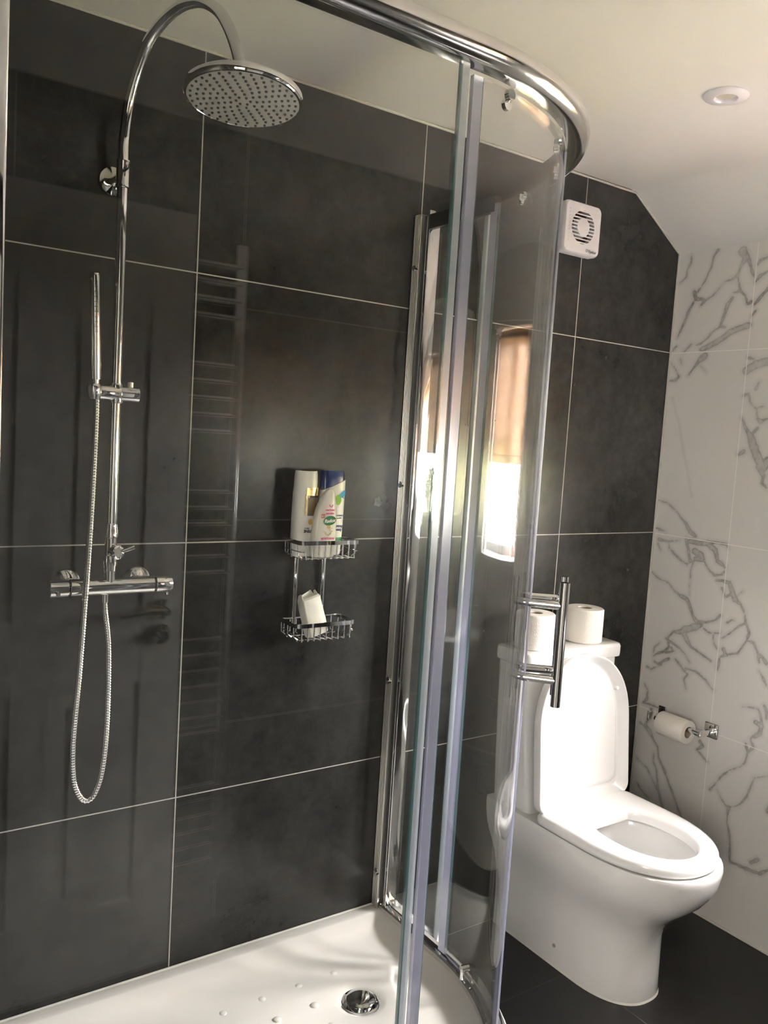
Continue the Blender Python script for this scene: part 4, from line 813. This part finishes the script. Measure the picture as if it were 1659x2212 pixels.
# cream shower gel
gx, gy = -1.343, -0.078
b3 = thing('shower_gel_bottle', 'cream shower gel bottle with a green oval label in front in the upper basket', 'bottle', (gx, gy, zf))
bm = bmesh.new(); a_, b_ = 0.0325, 0.0165
def g3(z, s, t, dx=0): return sell(gx+dx, gy, z, a_*s, b_*t, .8)
loft(bm, [g3(zf, .88, .8), g3(zf+.004, .95, .93), g3(zf+.04, 1.0, 1, 0), g3(zf+.085, .96, 1, .0015), g3(zf+.115, .84, .92, .004), g3(zf+.136, .67, .80, .0068), g3(zf+.152, .46, .66, .0095), g3(zf+.160, .30, .5, .0115), g3(zf+.164, .14, .3, .0125)]); obj('flask', bm, 'cream', b3)
yg = gy-b_-.0008
decal('green_oval', [(gx+.006+.0172*math.cos(t*PI/16), zf+.089+.0115*math.sin(t*PI/16)+.1*.0172*math.cos(t*PI/16)) for t in range(32)], 'green', b3, yg)
text_mesh('lettering', 'Radox', .0115, 'wtext', b3, (gx+.006, yg-.0009, zf+.0885), (1, 0, .09), Zv, bold=.0003, shear=.2)
text_mesh('pink_lettering', 'MOISTURISE', .0068, 'pink', b3, (gx+.003, yg, zf+.0455), X, Zv, bold=.0003)
text_mesh('pink_lettering', 'NATURE', .0065, 'pink', b3, (gx+.006, yg, zf+.114), X, Zv, bold=.0003)
text_mesh('pink_lettering', 'INFUSED', .0055, 'pink', b3, (gx+.006, yg, zf+.106), X, Zv, bold=.0003)
decal('price_patch', [(gx-.0175, zf+.0955), (gx-.0085, zf+.096), (gx-.008, zf+.105), (gx-.017, zf+.1045)], 'red', b3, yg)
text_mesh('price_lettering', '\u00a31', .0075, 'wtext', b3, (gx-.013, yg-.0008, zf+.1000), X, Zv, bold=.0002)
for s_ in (-1, 1): decal('pink_leaf', [(gx+.008, zf+.121), (gx+.008+s_*.003, zf+.1215), (gx+.008+s_*.0065, zf+.128), (gx+.008+s_*.0025, zf+.1265)], 'pink', b3, yg)
bm = bmesh.new(); r8 = random.Random(5)
for k in range(5):
    a = PI*(1.05+0.22*k); tube(bm, catmull([(gx+.002+.013*math.cos(a), yg+.0002, zf+.066+.010*math.sin(a)), (gx+.002+.006*math.cos(a+.5), yg, zf+.066+.013*math.sin(a+.2)), (gx+.004+.012*math.cos(a+.8), yg+.0002, zf+.066+.010*math.sin(a+.8))], 4), 0.0005, 5)
obj('gold_swirls', bm, 'yellow', b3)
decal('gold_drop', [(gx+.005+.0045*math.cos(t*PI/8), zf+.0735+.0035*math.sin(t*PI/8)) for t in range(16)], 'yellow', b3, yg)
# wrapped soap, leaning
so = thing('soap_packet', 'white paper wrapped soap packet leaning in the lower basket', 'soap packet', (-1.335, -0.06, 0.975))
so.rotation_euler = (math.radians(-8), math.radians(-13), 0.12)
bm = bmesh.new(); zs_ = [0.0, .003, .03, .07, .094, .098]
def sr(z, w_, d_, k=0): return [(x+0.002*math.sin(z*60+k), y, z) for x, y in rrect(w_, d_, .003, 3)]
loft(bm, [sr(0, .048, .024), sr(.003, .053, .029), sr(.03, .054, .030, 1), sr(.07, .053, .029, 2), sr(.092, .052, .028, 1), sr(.096, .049, .020, 2)])
o = obj('packet', bm, 'soap', None); o.parent = so
bm = bmesh.new()
for sx in (-1, 1):
    loft(bm, [[(sx*.024, -.010, .094), (sx*.026, .010, .094), (sx*.024, .0105, .0945), (sx*.022, -.0095, .0945)], [(sx*.021, -.004, .108), (sx*.023, .006, .105), (sx*.0225, .0065, .1055), (sx*.0205, -.0035, .1085)]])
loft(bm, [[(-.024, .009, .094), (.024, .009, .094), (.024, .0095, .0945), (-.024, .0095, .0945)], [(-.018, .004, .103), (.014, .005, .109), (.014, .0055, .1095), (-.018, .0045, .1035)]])
o = obj('wrapper_flap', bm, 'soap', None); o.parent = so

# ================================================================ TOILET
TX = -0.500
tl = thing('toilet', 'white close-coupled toilet with its lid raised by the marble wall', 'toilet', (TX, -0.33, 0))
def dring(w_, yf, z, yb=-0.004, dep=None, n=28, e=1.0, rb=0.01, nb=5):
    # D outline: straight back at yb, straight flanks, half-ellipse nose of depth dep to yf
    dep = dep or 0.25; P = []; ys = yf+dep
    for k in range(nb+1):
        a = math.radians(90-90*k/nb); P.append((TX+w_-rb+rb*math.cos(a), yb-rb+rb*math.sin(a), z))
    for k in range(1, 6): P.append((TX+w_, yb-rb+(ys-yb+rb)*k/6, z))
    for k in range(n+1):
        a = PI*k/n; c, s = math.cos(a), math.sin(a)
        P.append((TX+w_*math.copysign(abs(c)**e, c), ys-dep*(s**e), z))
    for k in range(1, 6): P.append((TX-w_, ys+(yb-rb-ys)*k/6, z))
    for k in range(nb+1):
        a = math.radians(180-90*k/nb); P.append((TX-w_+rb+rb*math.cos(a), yb-rb+rb*math.sin(a), z))
    return P
bm = bmesh.new()
S = [(.116, -.500, 0.001, .17, .85), (.117, -.502, .010, .17, .85), (.1175, -.500, .06, .17, .86), (.119, -.499, .12, .17, .87), (.1215, -.500, .17, .18, .88), (.127, -.510, .205, .19, .88), (.137, -.535, .24, .21, .88), (.151, -.572, .275, .23, .88), (.166, -.608, .31, .24, .88), (.176, -.631, .342, .25, .88), (.1815, -.643, .372, .255, .89), (.1835, -.648, .397, .255, .90), (.1835, -.649, .409, .255, .90), (.1815, -.647, .415, .255, .90)]
R_s = [dring(w_, f_, z_, dep=d_, e=e_) for w_, f_, z_, d_, e_ in S]
# inner bowl
def bowl(w_, y0, y1, z, n=len(R_s[0])):
    out = []
    for q in R_s[-1]:
        a = math.atan2((q[1]+0.45)/0.19, (q[0]-TX)/0.18); out.append((TX+w_*math.cos(a), (y0+y1)/2+(y1-y0)/2*math.sin(a), z))
    return out
R_s += [bowl(.128, -.615, -.27, .415), bowl(.124, -.608, -.275, .408), bowl(.120, -.60, -.28, .36), bowl(.105, -.57, -.295, .29), bowl(.075, -.50, -.31, .23), bowl(.05, -.44, -.32, .20), bowl(.03, -.40, -.34, .18)]
loft(bm, R_s, True, True); obj('pan', bm, 'porcelain', tl, angle=60)
bm = bmesh.new(); lathe(bm, [(0, 0), (1, 0)], (0, 0, 0)); bmesh.ops.delete(bm, geom=bm.verts[:], context='VERTS')
bm.faces.new([bm.verts.new((TX+.072*math.cos(2*PI*k/32), -.405+.088*math.sin(2*PI*k/32), .228)) for k in range(32)]); obj('bowl_water', bm, 'water', tl)
bm = bmesh.new(); R_b = [dring(.1195, -.504, 0.0006, dep=.175, e=.85), dring(.1175, -.5015, .006, dep=.172, e=.85)]; loft(bm, R_b); obj('sealant_bead', bm, 'sealant', tl)
bm = bmesh.new(); lathe(bm, [(0.0055, 0), (0.005, 0.0012), (0, 0.0015)], (TX-.1185, -.262, .062), (-1, 0, 0.02), 14); obj('fixing_cap', bm, 'skirt', tl)
# seat ring
def seat_out(off, z): return dring(.187-off, -.634+off, z, yb=-.205-off, dep=.25, e=.93, rb=.03)
def seat_in(off, z):
    out = []
    for q in seat_out(0, z):
        a = math.atan2((q[1]+.44)/.20, (q[0]-TX)/.185); c, s = math.cos(a), math.sin(a); e = .82 if s > 0 else .95
        out.append((TX+(.110+off)*math.copysign(abs(c)**e, c), -.443+(.140+off)*math.copysign(abs(s)**e, s), z))
    return out
bm = bmesh.new()
loft(bm, [seat_out(.004, .4185), seat_out(.001, .4215), seat_out(0, .428), seat_out(.001, .438), seat_out(.005, .445), seat_out(.014, .4495), seat_out(.028, .4505), seat_in(.020, .4500), seat_in(.010, .4485), seat_in(.003, .443), seat_in(0, .434), seat_in(.002, .4185)], False, False)
obj('seat', bm, 'seatplastic', tl, angle=70)
for x in (-.075, .075):
    bm = bmesh.new(); lathe(bm, [(.009, -.014), (.010, 0.0), (.010, .03), (.009, .044)], (TX+x-.015, -.200, .436), (1, 0, 0), 18); obj('hinge', bm, 'seatplastic', tl)
# raised lid: local u across, v up from hinge, w towards the room
LW, LH = .187, .432; HY, HZ = -.212, .442; th = math.radians(5.5)
def lid_pt(u, v, w_): return (TX+u, HY + v*math.sin(th) - w_*math.cos(th), HZ + v*math.cos(th) + w_*math.sin(th))
def lid_ring(off, w_, n=30):
    P = []; W_ = LW-off; top = LH-off; dep = .20-off; ys = top-dep; r = .03
    for k in range(6): a = math.radians(270+90*k/5); P.append(lid_pt(W_-r+r*math.cos(a), off+r+r*math.sin(a), w_))
    for k in range(1, 5): P.append(lid_pt(W_, off+r+(ys-off-r)*k/5, w_))
    for k in range(n+1):
        a = PI*k/n; c, s = math.cos(a), math.sin(a); e = .93; P.append(lid_pt(W_*math.copysign(abs(c)**e, c), ys+dep*s**e, w_))
    for k in range(1, 5): P.append(lid_pt(-W_, ys+(off+r-ys)*k/5, w_))
    for k in range(6): a = math.radians(180+90*k/5); P.append(lid_pt(-W_+r+r*math.cos(a), off+r+r*math.sin(a), w_))
    return P
bm = bmesh.new()
loft(bm, [lid_ring(.05, -.016), lid_ring(.015, -.0145), lid_ring(.004, -.010), lid_ring(0, -.003), lid_ring(0, .018), lid_ring(.0015, .0205), lid_ring(.0035, .0205), lid_ring(.006, .018), lid_ring(.022, .0), lid_ring(.027, -.004), lid_ring(.031, -.0045), lid_ring(.035, -.002), lid_ring(.040, .0015), lid_ring(.05, .003)], True, True)
obj('lid', bm, 'seatplastic', tl, angle=70)
for su in (-1, 1):
    bm = bmesh.new(); lathe(bm, [(.007, -.008), (.006, .006), (.005, .009), (0, .010)], lid_pt(su*.150, .315, -.002), Vector(lid_pt(0, 0, 1))-Vector(lid_pt(0, 0, 0)), 16); obj('lid_buffer', bm, 'seatplastic', tl)
# cistern and its lid
CXs = -.492
def crect(w_, y0, y1, z, r=.022): return [(x, y, z) for x, y in rrect(w_, y0-y1, r, 6, CXs, (y0+y1)/2)]
bm = bmesh.new(); loft(bm, [crect(.34, -.006, -.165, .412), crect(.350, -.006, -.160, .50), crect(.366, -.006, -.148, .65), crect(.380, -.006, -.140, .840)]); obj('cistern', bm, 'porcelain', tl, angle=50)
bm = bmesh.new(); loft(bm, [crect(.388, -.003, -.145, .8385), crect(.396, -.002, -.150, .8415), crect(.398, -.002, -.151, .850), crect(.398, -.002, -.151, .872), crect(.394, -.004, -.148, .879), crect(.380, -.010, -.140, .8815)]); obj('cistern_lid', bm, 'porcelain', tl, angle=50)
bm = bmesh.new(); lathe(bm, [(.020, -.004), (.020, .002), (.018, .004), (.006, .0045), (0, .004)], (CXs, -.075, .8815), (0, 0, 1), 32); obj('flush_button', bm, 'chrome', tl)
# two rolls on the cistern
def roll(name_label, x, y):
    b = bmesh.new(); base = (x, y, .8822)
    lathe(b, [(.021, 0), (.054, 0), (.057, .003), (.0572, .05), (.057, .099), (.054, .102), (.021, .102), (.0205, .098), (.0205, .004), (.021, 0)], base, (0, 0, 1), 56, False)
    o = tag(obj('toilet_roll', b, 'paper'), name_label, 'toilet roll', None)
    b = bmesh.new(); lathe(b, [(.0204, .003), (.0194, .003), (.0194, .100), (.0204, .100), (.0204, .003)], base, (0, 0, 1), 32, False); obj('core', b, 'card', o)
    return o
roll('full toilet roll standing on the cistern lid, nearer the marble wall', -.398, -.078)
roll('full toilet roll standing on the cistern lid, behind the shower glass', -.612, -.082)
